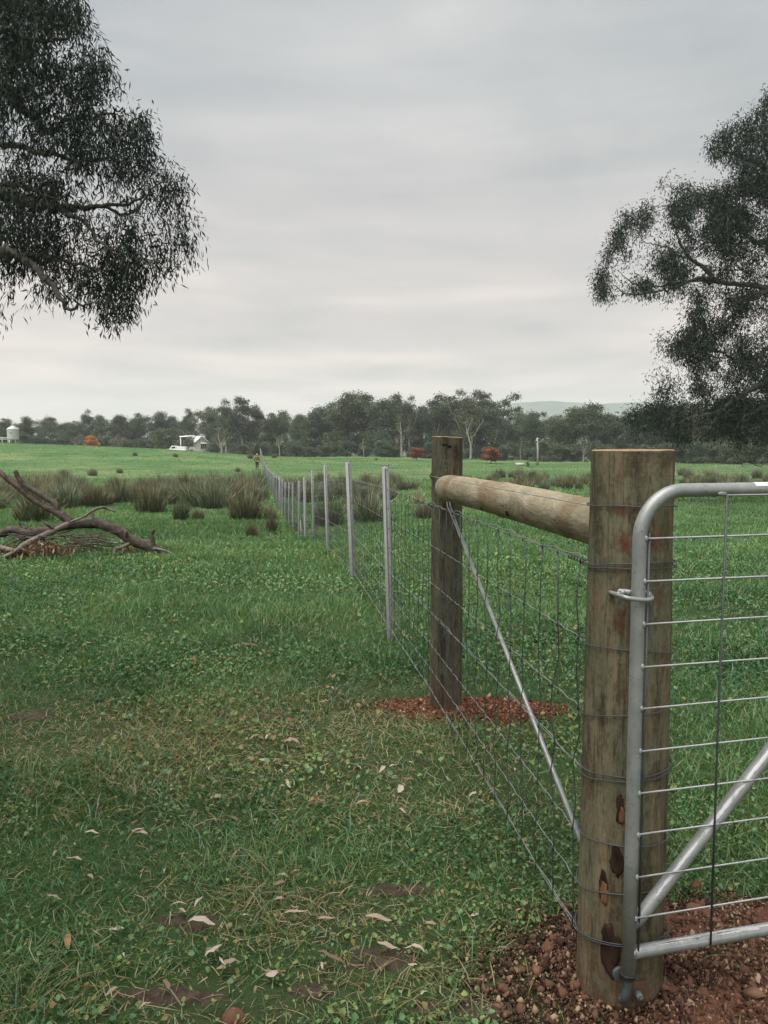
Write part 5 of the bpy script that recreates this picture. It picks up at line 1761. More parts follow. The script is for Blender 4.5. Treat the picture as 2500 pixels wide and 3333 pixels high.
def line_label(px, kind):
    k = max(i for i, (lx, _) in enumerate(LAND) if lx <= px)
    seen_after[k] = seen_after.get(k, 0) + 1
    return {'D': 'dense dark gum', 'T': 'tall open gum', 'N': 'thin gum'}[kind] + ', %s of the far line right of %s' % (ORDN[seen_after[k] - 1], LAND[k][1])
kk = 0
for (px, tp, d, kind, wid) in LINE:
    _own = line_label(px, kind)
    S_ = {'D': P_DENSE, 'T': P_TALL, 'N': P_THIN}[kind]
    lab = SPECIAL.get(px) or _own
    plant(S_[kk % len(S_)], px, tp, d, lab, wid, 'gum_tree', 'tree', GB)
    kk += 1
# second, lower row to close the gaps
for i, px in enumerate(range(-60, 2600, 74)):
    base_top = np.interp(px, [0, 600, 900, 1250, 1600, 1900, 2500], [1376, 1368, 1368, 1342, 1360, 1374, 1368])
    dd = float(np.interp(px, [0, 600, 900, 1250, 1600, 1900, 2500], [250, 250, 235, 225, 215, 195, 175]))
    plant(P_DENSE[i % 4], px + random.uniform(-20, 20), base_top + random.uniform(-14, 14), dd + random.uniform(-6, 6), 'low dense gum filling the back row of the far tree line', 1.35, 'gum_tree', 'tree', 'back row of the far tree line')
# scrub along the foot of the trees
for i, px in enumerate(range(-40, 2600, 58)):
    top = np.interp(px, [0, 420, 760, 860, 1300, 1600, 2000, 2500], [1405, 1420, 1440, 1440, 1446, 1452, 1450, 1440]) + random.uniform(-12, 10)
    dd = float(np.interp(px, [0, 600, 900, 1250, 1600, 1900, 2500], [195, 200, 175, 168, 160, 145, 128])) + random.uniform(-5, 5)
    if 570 < px < 700: dd += 25
    plant(P_BUSH[i % 3], px + random.uniform(-18, 18), top, dd, 'dark shrub in the scrub along the foot of the far trees', 1.15, 'shrub', 'shrub', 'scrub under the far trees')
P_PALE = [far_proto(600 + k, 13, 3.6, 9, 700, .55, True, leaf=.34) for k in range(3)]
for i, (px, tp, d, wid, lab) in enumerate(((722, 1368, 172, 1.3, 'pale dead limbed tree leaning left of the far fence end'), (910, 1398, 160, 1.0, 'pale twiggy tree right of the far fence end'), (1308, 1345, 158, 1.2, 'white trunked tree with bare forks behind the first steel post'),
        (1184, 1420, 158, 1.0, 'short bare pale tree behind the second steel post'), (1532, 1330, 158, 1.2, 'pale forked trunk just right of the second timber post'), (1693, 1420, 150, .6, 'slim pale trunk rising behind the concrete trough'), (1900, 1398, 142, 1.5, 'spreading grey bare tree left of the gate post'), (2380, 1400, 128, .9, 'pale trunk in the shade right of the gate post'))):
    plant(P_PALE[i % 3], px, tp, d, lab, wid, 'gum_tree', 'tree', GB)
plant(P_BUSH[0], 535, 1385, 176, 'large dark rounded shrub left of the white house', .8, 'shrub', 'shrub')
plant(P_BUSH[1], 612, 1432, 168, 'shrub growing in front of the white house', .7, 'shrub', 'shrub')
plant(P_BUSH[2], 790, 1446, 140, 'low clipped shrub left of the far end of the fence', 1.1, 'shrub', 'shrub')
plant(P_BUSH[1], 893, 1452, 132, 'small grey green shrub right of the far end of the fence', .8, 'shrub', 'shrub')
plant(P_GREY[0], 390, 1412, 168, 'leafless grey bush beside the orange tree', 1.3, 'shrub', 'shrub')
plant(P_GREY[0], 250, 1418, 172, 'bare grey shrub left of the orange tree', 1.0, 'shrub', 'shrub')
plant(P_ORANGE[0], 293, 1408, 160, 'bright orange autumn tree on the hill crest', 1.3, 'autumn_tree', 'tree')
plant(P_RED[0], 1357, 1447, 124, 'rust red bush left of the second timber post', 1.25, 'autumn_bush', 'shrub')
plant(P_RED[0], 1595, 1444, 118, 'rust red bush between the two timber posts', 1.35, 'autumn_bush', 'shrub')
plant(P_BUSH[2], 1718, 1504, 105, 'small dark tuft of shrub beside the concrete trough', .7, 'shrub', 'shrub')

# ------------------------------------------------------------------ rushes
def rush_proto(seed, n=420, h=1.0, ca=(0.060, 0.082, 0.045), cb=(0.31, 0.295, 0.215), spread=0.42):
    r = np.random.default_rng(seed)
    a = r.random(n) * 6.283
    q = r.random(n) ** .7
    b = np.stack([np.cos(a) * q * .26, np.sin(a) * q * .26, np.full(n, -.06)], 1)
    a2 = a + r.normal(0, .5, n)
    hh = h * (.35 + .72 * r.random(n)) * (1.05 - .25 * q)
    out = spread * (q * .8 + .15) * (.3 + 1.5 * r.random(n) ** 1.5) * hh
    w = .005 + .006 * r.random(n)
    c0 = r.random(n) * 6.283
    sx = np.stack([np.cos(c0), np.sin(c0), 0 * c0], 1) * w[:, None]
    rows, cols = [], []
    dr = r.random(n)[:, None]
    lo = np.array(ca) * (.7 + .6 * r.random((n, 1)))
    hi = np.where(dr < .65, np.array(cb) * (.45 + 1.15 * r.random((n, 1)) ** 1.5), np.array([.10, .125, .06]))
    for f, ww in ((0, 1), (.5, .85)):
        p = b + np.stack([np.cos(a2) * out * f ** 1.6, np.sin(a2) * out * f ** 1.6, hh * (f - .10 * f * f)], 1)
        rows += [p - sx * ww, p + sx * ww]
        c = lo * (1 - f) + hi * f
        cols += [c, c]
    p = b + np.stack([np.cos(a2) * out, np.sin(a2) * out, hh * (.90 - .25 * out / np.maximum(hh, .1))], 1)
    rows.append(p); cols.append(hi)
    V = np.stack(rows, 1).reshape(-1, 3); C = np.stack(cols, 1).reshape(-1, 3)
    o = np.arange(n)[:, None] * 5
    return raw_mesh('rush_clump', V, [o + np.array([[0, 1, 3, 2]]), o + np.array([[2, 3, 4]])], False, C)
RUSH = [rush_proto(700 + k, 480) for k in range(5)] + [rush_proto(710 + k, 480, 1.0, (0.060, .065, .036), (.27, .215, .155)) for k in range(2)]
for m in RUSH: m.materials.append(M_RUSH)
STRAWY = rush_proto(720, 160, 1.0, (0.16, .12, .075), (.42, .34, .23), .45); STRAWY.materials.append(M_RUSH)
def rush(x, y, h, label, group, k=None, wid=1.0, mesh=None):
    me = mesh or RUSH[random.randrange(7) if k is None else k]
    o = add_obj('rush_clump', me, None)
    o.location = (x, y, tz(x, y))
    o.scale = (h * wid, h * wid, h)
    o.rotation_euler = (random.uniform(-.08, .08), random.uniform(-.08, .08), random.random() * 6.28)
    return set_props(o, label, 'rushes', group)
def rush_px(px, py, hpx, label, group=None, k=None, wid=1.0, mesh=None):
    p = hit(px, py)
    return rush(p[0], p[1], 1.3 * hpx * p[1] / FPX, label, group, k, wid, mesh)
rush_px(820, 1748, 52, 'small brown rush clump standing forward of the others by the fence', None, 5)
rush_px(886, 1738, 74, 'tall thin brown rush clump leaning beside the small one', None, 6, .6)
rush_px(880, 1690, 50, 'dark rush tuft just behind the thin brown clump', None, 0)
rush_px(590, 1692, 74, 'rush clump alone on the grass left of the fence', None, 1, .9)
rush_px(645, 1690, 40, 'low rush tuft at the right foot of the lone clump', None, 2, 1.2)
rush_px(490, 1668, 100, 'broad brownish rush clump at the front right of the band by the log', None, 5, 1.2)
rush_px(800, 1690, 100, 'dark heavy rush clump in front of the band near the fence', None, 6, 1.35)
rush_px(110, 1700, 110, 'dark green rush clump behind the fallen branch fork', None, 0, 1.3)
rush_px(1198, 1700, 110, 'big rush clump seen through the netting between first and second steel posts', None, 1, 1.3)
rush_px(1070, 1712, 110, 'rush clump seen through the netting between third and fourth steel posts', None, 3, 1.2)
rush_px(1382, 1688, 64, 'brown rush clump left of the second timber post', None, 5, 1.2)
rush_px(1360, 1640, 60, 'pale straw coloured clump behind the second timber post', None, None, 1, STRAWY)
for a, b, c in ((440, 1484, 10), (572, 1488, 11), (815, 1493, 14), (893, 1490, 11), (775, 1536, 14), (302, 1548, 24), (390, 1540, 16), (208, 1556, 30), (1225, 1498, 6)):
    rush_px(a, b, c + 4, 'small dark rush tuft dotted over the green hillside', 'lone tufts on the hillside', None, 1.3)
BAND = 'rush clumps in the wet swale'
pts = []
def band(x0, x1, ylo, yhi, n, gap):
    tries = 0
    made = 0
    while made < n and tries < 6000:
        tries += 1
        px, py = random.uniform(x0, x1), random.uniform(ylo(0), yhi(0))
        px = random.uniform(x0, x1)
        # even in depth, not in the picture
        d0, d1 = hit(px, yhi(px))[1], hit(px, ylo(px))[1]
        d = random.uniform(d0, d1)
        x = (px - 1250) / FPX * d
        if abs(x - line_at(d)[0]) < 0.5 and d < 60: continue
        if any((x - a) ** 2 + (d - b) ** 2 < gap * gap for a, b in pts): continue
        if vnoise(x * .35, d * .22, 9) < random.uniform(.15, .5): continue
        pts.append((x, d))
        made += 1
        yield x, d
for x, d in band(-120, 860, lambda p: np.interp(p, [0, 400, 860], [1588, 1588, 1582]), lambda p: np.interp(p, [0, 150, 480, 700, 860], [1668, 1650, 1642, 1655, 1640]), 143, .66):
    rush(x, d, random.choice([random.uniform(.6, 1.0), random.uniform(.9, 1.3), random.uniform(1.2, 1.75)]), 'tall brownish rush clump in the dense swale band left of the fence', BAND + ' left of the fence', None, random.uniform(1.0, 1.4))
for x, d in band(-60, 340, lambda p: 1586, lambda p: 1660, 25, .6):
    rush(x, d, random.uniform(.8, 1.5), 'tall brownish rush clump in the dense swale band left of the fence', BAND + ' left of the fence', None, random.uniform(1.0, 1.4))
for x, d in band(905, 2600, lambda p: np.interp(p, [900, 1400, 2500], [1570, 1556, 1545]), lambda p: np.interp(p, [900, 1000, 1250, 1420, 1900, 2500], [1640, 1660, 1640, 1600, 1606, 1600]), 130, .80):
    rush(x, d, random.choice([random.uniform(.6, 1.0), random.uniform(.9, 1.2), random.uniform(1.1, 1.55)]), 'tall grey brown rush clump in the swale band right of the fence', BAND + ' right of the fence', None, random.uniform(1.0, 1.4))

# ------------------------------------------------------------------ fallen limb
def build_log():
    base = hit(440, 1800)
    YB = base[1]
    def q(px, py, dy=0.0): return at(px, py, YB + dy)
    root = thing('fallen_branch', (base[0], base[1], base[2]), 'big fallen gum branch, forked and dead, lying in the grass', 'log')
    def limb(name, pts, r, mat=M_LOG, seg=14, per=6):
        P = spline([q(*p) for p in pts], per)
        rr = np.interp(np.linspace(0, 1, len(P)), np.linspace(0, 1, len(r)), r) * .88
        V, Q, T = tube_arrays(P, rr * (1 + .10 * (fbm(np.arange(len(P)) * .4, 0 * rr, 2, len(pts)) - .5)), seg, True, 1.0, 0.06)
        return MB().add(V, Q, T).build(name, mat, root, smooth=True)
    limb('trunk', [(545, 1812), (520, 1798), (485, 1780), (422, 1754), (380, 1725), (321, 1704), (270, 1704), (219, 1710), (160, 1725), (84, 1733), (42, 1723), (0, 1737), (-90, 1770, .2), (-200, 1775, .4)], [.06, .085, .092, .088, .088, .088, .082, .076, .070, .066, .062, .060, .055, .04], seg=18)
    limb('limb', [(230, 1700), (205, 1680), (181, 1664), (139, 1645), (84, 1607), (55, 1581), (25, 1560), (0, 1537), (-60, 1490, .3), (-140, 1450, .5)], [.07, .072, .068, .052, .050, .050, .044, .040, .032, .02])
    limb('limb', [(188, 1662), (181, 1640), (150, 1622), (127, 1607), (80, 1577), (60, 1555), (50, 1532)], [.058, .048, .045, .045, .043, .042, .036])
    limb('limb', [(222, 1706, -.08), (181, 1725, -.25), (127, 1750, -.5), (84, 1771, -.7), (50, 1796, -.9), (10, 1815, -1.0)], [.052, .045, .048, .045, .04, .03], M_LOGP)
    limb('limb', [(228, 1699, -.09), (270, 1683, -.1), (304, 1661, -.1), (333, 1651, -.05), (352, 1656, 0), (374, 1665, 0)], [.020, .020, .022, .022, .021, .018], M_LOGP, 9)
    limb('limb', [(200, 1705, -.09), (175, 1716, -.15), (150, 1730, -.2)], [.014, .016, .012], M_LOG, 7)
    limb('stub', [(301, 1700), (301, 1685), (300, 1668)], [.05, .036, .026], M_LOGP, 9)
    limb('stub', [(504, 1788, -.05), (496, 1755, -.05), (494, 1740, -.05), (501, 1724, -.05)], [.034, .032, .030, .028], M_LOG, 9)
    limb('stub', [(413, 1745, -.06), (411, 1733, -.1), (410, 1724, -.1)], [.035, .032, .02], M_LOGP, 9)
    limb('stub', [(172, 1722, -.3), (155, 1708, -.35), (142, 1698, -.35)], [.028, .024, .018], M_LOG, 8)
    limb('stub', [(84, 1722, 0), (72, 1712, .05), (62, 1702, .05)], [.028, .026, .020], M_LOG, 8)
    limb('limb', [(420, 1770, -.05), (395, 1782, -.2), (376, 1788, -.3), (372, 1805, -.35), (380, 1822, -.4)], [.036, .030, .028, .024, .018], M_LOGP, 9)
    limb('splinter', [(500, 1785, -.1), (530, 1790, -.12), (560, 1801, -.14), (585, 1808, -.14)], [.03, .018, .012, .005], M_LOGP, 7)
    limb('limb', [(0, 1782, -.8), (30, 1790, -.85), (60, 1796, -.9)], [.045, .042, .035], M_LOGP, 9)
    # twiggy brush under the branch
    tw = MB()
    for k in range(120):
        a = np.array([random.uniform(20, 340), random.uniform(1735, 1805)])
        L_ = random.uniform(40, 140)
        an = random.choice([random.gauss(.35, .25), random.gauss(2.6, .5), random.gauss(.0, .3)])
        dy = random.uniform(-.6, .3)
        pts = []
        ang = an
        p_ = a.copy()
        for s_ in range(5):
            g = hit(p_[0], min(max(p_[1], 1700), 1840))
            pt = q(p_[0], p_[1], dy)
            pt[2] = max(pt[2], tz(pt[0], pt[1]) + .02)
            pts.append(pt)
            ang += random.gauss(0, .25)
            p_ = p_ + np.array([math.cos(ang), math.sin(ang) * .6]) * L_ / 4
        tw.tube(spline(pts, 3), np.linspace(random.uniform(.006, .014), .003, 13), 5)
    tw.build('twigs', M_LOG, root, smooth=True)
    # bunches of dead leaves
    for (cx, cy, rx, ry, n) in ((70, 1805, 70, 26, 330), (130, 1778, 60, 26, 180), (220, 1795, 16, 24, 90), (180, 1775, 14, 14, 50), (420, 1795, 30, 14, 60), (160, 1775, 16, 16, 50)):
        P = []
        for _ in range(n):
            pt = q(cx + random.gauss(0, .5) * rx, cy + random.gauss(0, .5) * ry, -.7 + random.gauss(0, .18) if cx < 300 else -.2)
            pt[2] = max(pt[2], tz(pt[0], pt[1]) + .03)
            P.append(pt)
        P = np.array(P)
        D = rng.normal(0, .5, (n, 3)) + np.array([0, 0, -1.0]); D /= np.linalg.norm(D, axis=1)[:, None]
        k = rng.random((n, 1))
        col = np.array([.085, .048, .030]) * (1 - k) + np.array([.34, .22, .13]) * k ** 2
        V, Q, C = leaf_cloud(P, D, .08 + .08 * rng.random(n), .022 + .014 * rng.random(n), col)
        MB().add(V, Q, None, C).build('dead_leaves', M_DEAD, root)
build_log()

# ------------------------------------------------------------------ house, ute, silo, pole, trough
def build_house():
    px, d = 628, 205
    x = at(px, 1460, d)[0]
    z = tz(x, d)
    root = thing('white_house', (x, d, z), 'white gabled cottage with flat roofed verandah behind the hill', 'house')
    k = d / FPX
    ze = EYE + (1468 - 1443) * k; zr = EYE + (1468 - 1419) * k
    ang = R(36)
    c, s = math.cos(ang), math.sin(ang)
    def W(u, v, zz): return [x + 1.3 + u * c - v * s, d + u * s + v * c, zz]
    hw, hl = 2.3, 2.6
    # gable end faces the camera's right: long axis v
    def solid(name, pts, faces, mat, parent=root): return MB().add(pts, [f for f in faces if len(f) == 4], [f for f in faces if len(f) == 3]).build(name, mat, parent)
    V = [W(-hw, -hl, z - 1), W(hw, -hl, z - 1), W(hw, hl, z - 1), W(-hw, hl, z - 1), W(-hw, -hl, ze), W(hw, -hl, ze), W(hw, hl, ze), W(-hw, hl, ze), W(0, -hl, zr - .08), W(0, hl, zr - .08)]
    solid('wall', V, [[0, 1, 5, 4], [1, 2, 6, 5], [2, 3, 7, 6], [3, 0, 4, 7], [4, 5, 8], [6, 7, 9]], M_CREAM)
    e = .35
    for sg in (-1, 1):
        a = [W(0, -hl - e, zr), W(0, hl + e, zr), W(sg * (hw + e), hl + e, ze - .25), W(sg * (hw + e), -hl - e, ze - .25)]
        b = [[p[0], p[1], p[2] + .12] for p in a]
        solid('roof', a + b, [[0, 1, 2, 3], [4, 5, 6, 7], [0, 1, 5, 4], [1, 2, 6, 5], [2, 3, 7, 6], [3, 0, 4, 7]], M_ROOF)
    wv = -hl - .04
    win = solid('window', [W(-.2, wv, ze - 1.3), W(1.3, wv, ze - 1.3), W(1.3, wv, ze + .1), W(-.2, wv, ze + .1), W(-.2, wv + .02, ze - 1.3), W(1.3, wv + .02, ze - 1.3), W(1.3, wv + .02, ze + .1), W(-.2, wv + .02, ze + .1)], [[0, 1, 2, 3], [4, 5, 6, 7]], M_DARK)
    for u in (.3, .8):
        MB().add([W(u - .04, wv - .03, ze - 1.3), W(u + .04, wv - .03, ze - 1.3), W(u + .04, wv - .03, ze + .1), W(u - .04, wv - .03, ze + .1)], [[0, 1, 2, 3]]).build('mullion', M_WHITE, win)
    solid('awning', [W(-.35, wv - .5, ze + .05), W(1.45, wv - .5, ze + .05), W(1.45, wv, ze + .25), W(-.35, wv, ze + .25), W(-.35, wv - .5, ze + .12), W(1.45, wv - .5, ze + .12), W(1.45, wv, ze + .32), W(-.35, wv, ze + .32)], [[0, 1, 2, 3], [4, 5, 6, 7], [0, 1, 5, 4], [1, 2, 6, 5], [3, 0, 4, 7]], M_WHITE)
    # flat roofed verandah on the left
    def F(px_, py_, dd): return at(px_, py_, dd)
    m = MB()
    a = F(584, 1423, d - 2.2); b = F(626, 1420, d - 2.0)
    m.add([a, b, b + [0, 3, .1], a + [0, 3, .1], a + [0, 0, .28], b + [0, 0, .28], b + [0, 3, .38], a + [0, 3, .38]], [[0, 1, 2, 3], [4, 5, 6, 7], [0, 1, 5, 4], [1, 2, 6, 5], [2, 3, 7, 6], [3, 0, 4, 7]]).build('verandah_roof', M_ROOF, root)
    p0 = F(588, 1425, d - 2.1)
    MB().box((p0[0] - .08, p0[1] - .08, z - .5), (p0[0] + .08, p0[1] + .08, p0[2])).build('verandah_post', M_WHITE, root)
    w0 = F(602, 1424, d - .5)
    MB().box((w0[0], w0[1], z - .5), (w0[0] + 2.2, w0[1] + .2, w0[2])).build('verandah_wall', M_CREAM, root)
    MB().box((a[0] + .6, a[1] + .9, z - .3), (a[0] + 1.5, a[1] + 1.0, w0[2] - .1)).build('dark_doorway', M_DARK, root)
build_house()
def build_ute():
    d = 150.0
    p0 = at(575, 1460, d)
    x = p0[0]
    zroof = at(575, 1451, d)[2]
    z = min(tz(x, d), zroof - 1.55)
    z = tz(x, d)
    H = max(zroof - z, 1.5)
    root = thing('white_ute', (x, d, z), 'white utility truck with canopy half hidden behind the hill', 'truck')
    L2 = 2.1
    def prism(name, prof, w, mat, yo=0.0, parent=root, bev=0.05):
        n = len(prof)
        V = [[x + a, d - w / 2 + yo, z + b] for a, b in prof] + [[x + a, d + w / 2 + yo, z + b] for a, b in prof]
        Q = [[k, (k + 1) % n, n + (k + 1) % n, n + k] for k in range(n)]
        T = [[0, k + 1, k] for k in range(1, n - 1)] + [[n, n + k, n + k + 1] for k in range(1, n - 1)]
        return MB().add(V, Q, T).build(name, mat, parent, bevel=bev)
    h = H
    prism('body', [(-2.1, .45), (2.0, .45), (2.0, h * .62), (-.9, h * .62), (-2.1, h * .56)], 1.7, M_WHITE)
    prism('cab', [(-1.25, h * .60), (.15, h * .60), (.15, h * .98), (-.15, h), (-.75, h)], 1.5, M_WHITE)
    prism('canopy', [(.25, h * .58), (2.0, h * .58), (1.92, h * .90), (.25, h * .92)], 1.62, M_WHITE)
    prism('side_window', [(-.95, h * .66), (-.08, h * .66), (-.08, h * .92), (-.62, h * .92)], .04, M_DARK, -.77, root, 0)
    prism('windscreen', [(-1.27, h * .64), (-1.22, h * .64), (-.80, h * .95), (-.85, h * .95)], 1.35, M_DARK, 0, root, 0)
    for sx in (-1.35, 1.3):
        for sy in (-.8, .8):
            t = np.array([[x + sx, d + sy - .1, z + .33], [x + sx, d + sy + .1, z + .33]])
            w = MB().tube(t, .33, 18).build('wheel', M_RUBBER, root)
            MB().tube(np.array([[x + sx, d + sy - .115, z + .33], [x + sx, d + sy + .115, z + .33]]), .18, 12).build('rim', M_SILO, w)
    for sy in (-.6, .6):
        MB().box((x - 2.13, d + sy - .13, z + h * .48), (x - 2.08, d + sy + .13, z + h * .56)).build('headlight', M_ROOF, root)
build_ute()
def build_silo():
    d = 128.0
    c = at(43.5, 1435, d)
    z = tz(c[0], d)
    k = d / FPX
    r = 18 * k
    zb = at(43, 1431, d)[2]; zw = at(43, 1397, d)[2]; zt = at(43, 1386, d)[2]
    root = thing('grain_silo', (c[0], d, z), 'pale grey metal silo with conical lid on the hill crest', 'silo')
    cc = (c[0], d, 0)
    prof = []
    for q in range(25):
        zz = zb + (zw - zb) * q / 24
        prof += [(r * (.985 if q % 2 else 1.0), zz)]
    MB().lathe(cc, [(0.01, zb - .3), (r * .6, zb - .05)] + prof, 32).build('drum', M_SILO, root, smooth=True)
    MB().lathe(cc, [(r * 1.06, zw - .03), (r * 1.06, zw + .03), (r * .36, zt - .06), (r * .36, zt), (0.01, zt + .03)], 32).build('conical_lid', M_ROOF, root)
    t = at(44, 1381.5, d)
    MB().lathe((c[0], d, 0), [(.01, zt), (.03, zt + .05), (.03, t[2] - .06), (.10, t[2] - .05), (.10, t[2] + .08), (.01, t[2] + .1)], 10).build('vent_cap', M_WHITE, root)
    for a in range(6):
        th = a / 6 * 6.283 + .3
        MB().tube(np.array([[c[0] + r * .9 * math.cos(th), d + r * .9 * math.sin(th), z - .2], [c[0] + r * .9 * math.cos(th), d + r * .9 * math.sin(th), zb + .2]]), .045, 7).build('leg', M_WHITE, root)
    # grey stencilled marks, too small to read
    for q, (px, py) in enumerate(((33, 1407.5), (33.6, 1409.5), (33, 1411.3), (36.6, 1407.8), (36.2, 1409.6), (37.2, 1411.3))):
        m = at(px, py, d - r)
        th = math.atan2(-math.sqrt(max(r * r - (m[0] - c[0]) ** 2, 0)), m[0] - c[0])
        rr = r * 1.004
        V = []
        for dt in (-.05, .05):
            for dz in (-.045, .045):
                V.append([c[0] + rr * math.cos(th + dt), d + rr * math.sin(th + dt), m[2] + dz])
        MB().add(V, [[0, 2, 3, 1]]).build('stencil_mark', M_INK, root)
    rail = thing('white_railing', at(5, 1431, d + 3), 'low white rail beside the silo at the left edge', 'railing')
    a = at(-60, 1426, d + 3); b = at(28, 1426, d + 3)
    zg = tz(b[0], d + 3)
    for py in (1424.5, 1429.5):
        zz = at(10, py, d + 3)[2]
        MB().box((a[0], d + 2.97, zz - .07), (b[0], d + 3.03, zz + .07)).build('rail', M_WHITE, rail)
    for q in range(5):
        xx = a[0] + (b[0] - a[0]) * q / 4
        MB().box((xx - .05, d + 3.035, zg - .4), (xx + .05, d + 3.13, at(10, 1423.8, d + 3)[2])).build('post', M_WHITE, rail)
build_silo()
def build_pole():
    d = 112.0
    b = at(1750, 1511, d); t = at(1749, 1425, d)
    root = thing('timber_pole', (b[0], d, tz(b[0], d)), 'bare weathered timber pole standing before the far trees', 'pole')
    z = tz(b[0], d)
    MB().tube(np.array([[b[0], d, z - .3], [b[0], d, (z + t[2]) / 2], [t[0], d, t[2]]]), [.16, .14, .11], 10).build('shaft', M_TIMB, root, smooth=True)
    m = at(1746, 1434, d)
    MB().box((m[0] - .12, d - .2, m[2] - .12), (m[0] + .05, d - .05, m[2] + .12)).build('insulator_block', M_CONC, root)
    m = at(1754, 1430, d)
    MB().tube(np.vstack([at(1750, 1428, d - .1), at(1755, 1427, d - .1)]), .05, 8).build('bracket', M_CONC, root)
build_pole()
def build_trough():
    d = 108.0
    a = at(1679, 1514, d); b = at(1706, 1514, d)
    z = tz((a[0] + b[0]) / 2, d)
    zt = at(1692, 1506.5, d)[2]
    zt = max(zt, z + .38)
    root = thing('water_trough', ((a[0] + b[0]) / 2, d, z), 'pale concrete water trough on the far flat', 'trough')
    x0, x1 = a[0], b[0]
    for lo, hi in (((x0, d - .3, z), (x1, d - .22, zt)), ((x0, d + .22, z), (x1, d + .3, zt)), ((x0, d - .219, z), (x0 + .08, d + .219, zt)), ((x1 - .08, d - .219, z), (x1, d + .219, zt))):
        MB().box(lo, hi).build('side_wall', M_CONC, root)
    MB().box((x0 + .081, d - .219, z), (x1 - .081, d + .219, zt - .15)).build('water_fill', M_DARK, root)
build_trough()
def build_far_gate():
    d = 72.0
    a = at(2331, 1516, d); b = at(2520, 1516, d)
    z = tz(a[0], d)
    root = thing('far_gate', ((a[0] + b[0]) / 2, d, z), 'thin dark rail gate far off under the right hand tree', 'gate')
    top = z + 1.05
    for q in range(5):
        zz = z + .25 + q * .2
        MB().tube(np.array([[a[0], d, zz], [b[0], d, zz]]), .014, 6).build('rail', M_STEEL, root)
    for q in range(4):
        xx = a[0] + (b[0] - a[0]) * q / 3
        MB().tube(np.array([[xx, d, z - .1], [xx, d, top + .05]]), .03, 6).build('upright', M_STEEL, root)
build_far_gate()

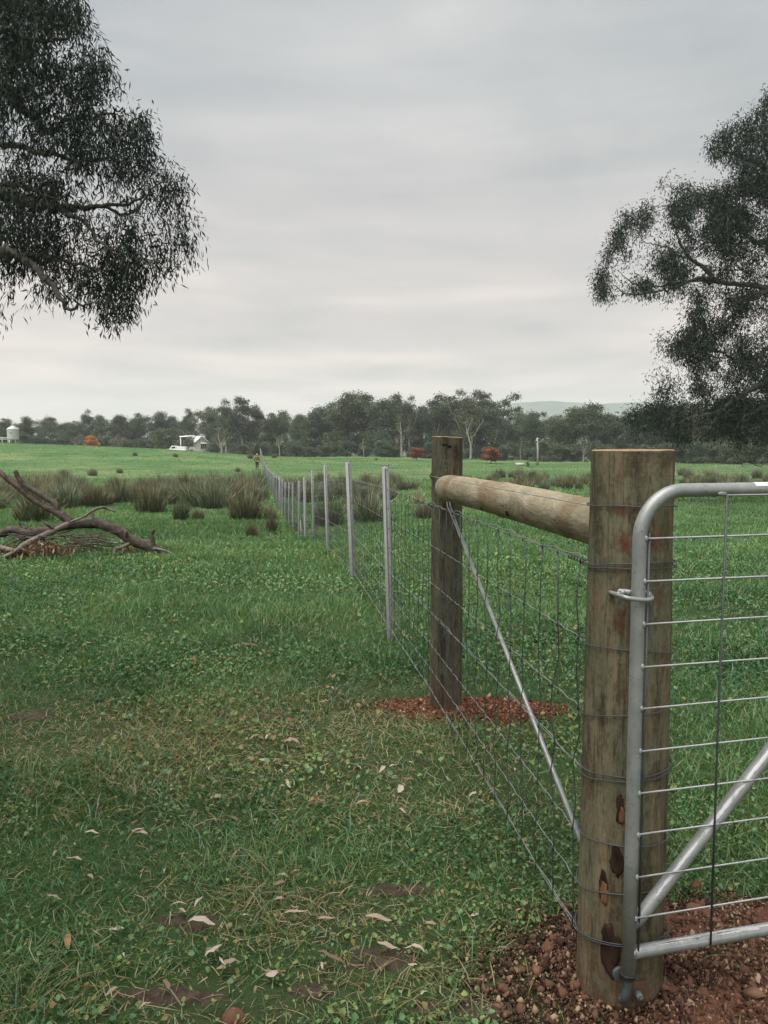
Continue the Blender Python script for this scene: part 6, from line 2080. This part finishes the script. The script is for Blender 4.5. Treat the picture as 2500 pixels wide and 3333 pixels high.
# ------------------------------------------------------------------ person walking away along the fence
def skin_obj(name, pts, edges, mat, parent, sub=2):
    """pts: list of (co, (rx, ry))"""
    me = bpy.data.meshes.new(name)
    me.from_pydata([tuple(float(v) for v in p) for p, _ in pts], edges, [])
    o = bpy.data.objects.new(name, me)
    COL.objects.link(o)
    o.parent = parent
    m = o.modifiers.new('skin', 'SKIN')
    m.use_smooth_shade = True
    for i, (p, r) in enumerate(pts):
        me.skin_vertices[0].data[i].radius = r if isinstance(r, tuple) else (r, r)
    me.skin_vertices[0].data[0].use_root = True
    s = o.modifiers.new('sub', 'SUBSURF')
    s.levels = sub; s.render_levels = sub
    me.materials.append(mat)
    return o
def build_person():
    d = 84.0
    f = at(837, 1527, d)
    x = f[0]
    z = tz(x, d)
    root = thing('person', (x, d, z), 'person in brown jacket and dark trousers walking away along the fence', 'person')
    H = 1.72
    hip, neck = .90, 1.44
    # walking away from the camera (+y): right foot back, left arm bent out
    B = [((0, .02, .93), (.13, .10)), ((0, .03, 1.15), (.13, .095)), ((0, .06, 1.36), (.155, .10)), ((0, .09, 1.47), (.055, .055)), ((0, .11, 1.56), (.075, .085)), ((0, .11, 1.66), (.078, .092)), ((0, .105, 1.73), (.05, .06))]
    E = [(0, 1), (1, 2), (2, 3), (3, 4), (4, 5), (5, 6)]
    def limb(points, start):
        prev = start
        for p in points:
            B.append(p)
            E.append((prev, len(B) - 1))
            prev = len(B) - 1
        return prev
    # legs
    limb([((-.10, .05, .86), .085), ((-.11, .13, .48), .058), ((-.115, .04, .09), .042), ((-.12, .16, .04), .038)], 0)
    limb([((.10, 0, .86), .085), ((.105, -.02, .48), .058), ((.11, -.22, .12), .042), ((.115, -.12, .05), .038)], 0)
    # arms: left bent with the hand in front of the body, right hanging
    lw = limb([((-.20, .06, 1.38), .055), ((-.30, .00, 1.12), .045), ((-.27, .12, .96), .034), ((-.25, .16, .92), (.03, .022))], 2)
    rw = limb([((.20, .06, 1.38), .055), ((.25, .02, 1.10), .044), ((.27, .04, .86), .032), ((.275, .05, .80), (.028, .02))], 2)
    for w, dirv in ((lw, np.array([.12, .5, -.5])), (rw, np.array([.0, .12, -1.0]))):
        base = np.array(B[w][0])
        side = np.array([0.0, 1, 0]) if abs(dirv[2]) > .9 else np.array([.8, .1, .3])
        dirv = dirv / np.linalg.norm(dirv)
        for k, (o_, ln) in enumerate(((-.033, .07), (-.011, .082), (.011, .078), (.033, .062))):
            a = base + side * o_ + dirv * .045
            limb([(tuple(a), .011), (tuple(a + dirv * ln * .55), .009), (tuple(a + dirv * ln * .9 + np.array([0, .012, .004])), .008)], w)
        a = base - side * .035
        limb([(tuple(a + dirv * .01), .012), (tuple(a + dirv * .05 - side * .012), .010)], w)
    skin_obj('body', B, E, M_SKIN, root)
    J = [((0, .02, .90), (.165, .125)), ((0, .03, 1.12), (.16, .12)), ((0, .06, 1.34), (.185, .125)), ((0, .085, 1.45), (.09, .085)), ((-.19, .06, 1.38), .085), ((-.31, .0, 1.12), .068), ((-.275, .11, .98), .055), ((.19, .06, 1.38), .085), ((.255, .02, 1.10), .066), ((.27, .04, .88), .052)]
    skin_obj('jacket', J, [(0, 1), (1, 2), (2, 3), (2, 4), (4, 5), (5, 6), (2, 7), (7, 8), (8, 9)], M_JACKET, root)
    T = [((0, .02, .93), (.15, .115)), ((-.10, .05, .84), .105), ((-.11, .13, .48), .078), ((-.115, .05, .12), .062), ((.10, 0, .84), .105), ((.105, -.02, .48), .078), ((.11, -.2, .16), .062)]
    skin_obj('trousers', T, [(0, 1), (1, 2), (2, 3), (0, 4), (4, 5), (5, 6)], M_TROUS, root)
    skin_obj('boot', [((-.115, .03, .08), .058), ((-.118, .08, .04), .05), ((-.12, .20, .035), .04)], [(0, 1), (1, 2)], M_RUBBER, root)
    skin_obj('boot', [((.11, -.22, .13), .058), ((.112, -.18, .07), .05), ((.115, -.09, .04), .04)], [(0, 1), (1, 2)], M_RUBBER, root)
    m = MB().lathe((0, .11, 0), [(.155, 1.655), (.16, 1.665), (.098, 1.685), (.094, 1.75), (.07, 1.79), (.01, 1.80)], 20)
    h = m.build('hat', M_HAT, None, smooth=True)
    h.parent = root
build_person()
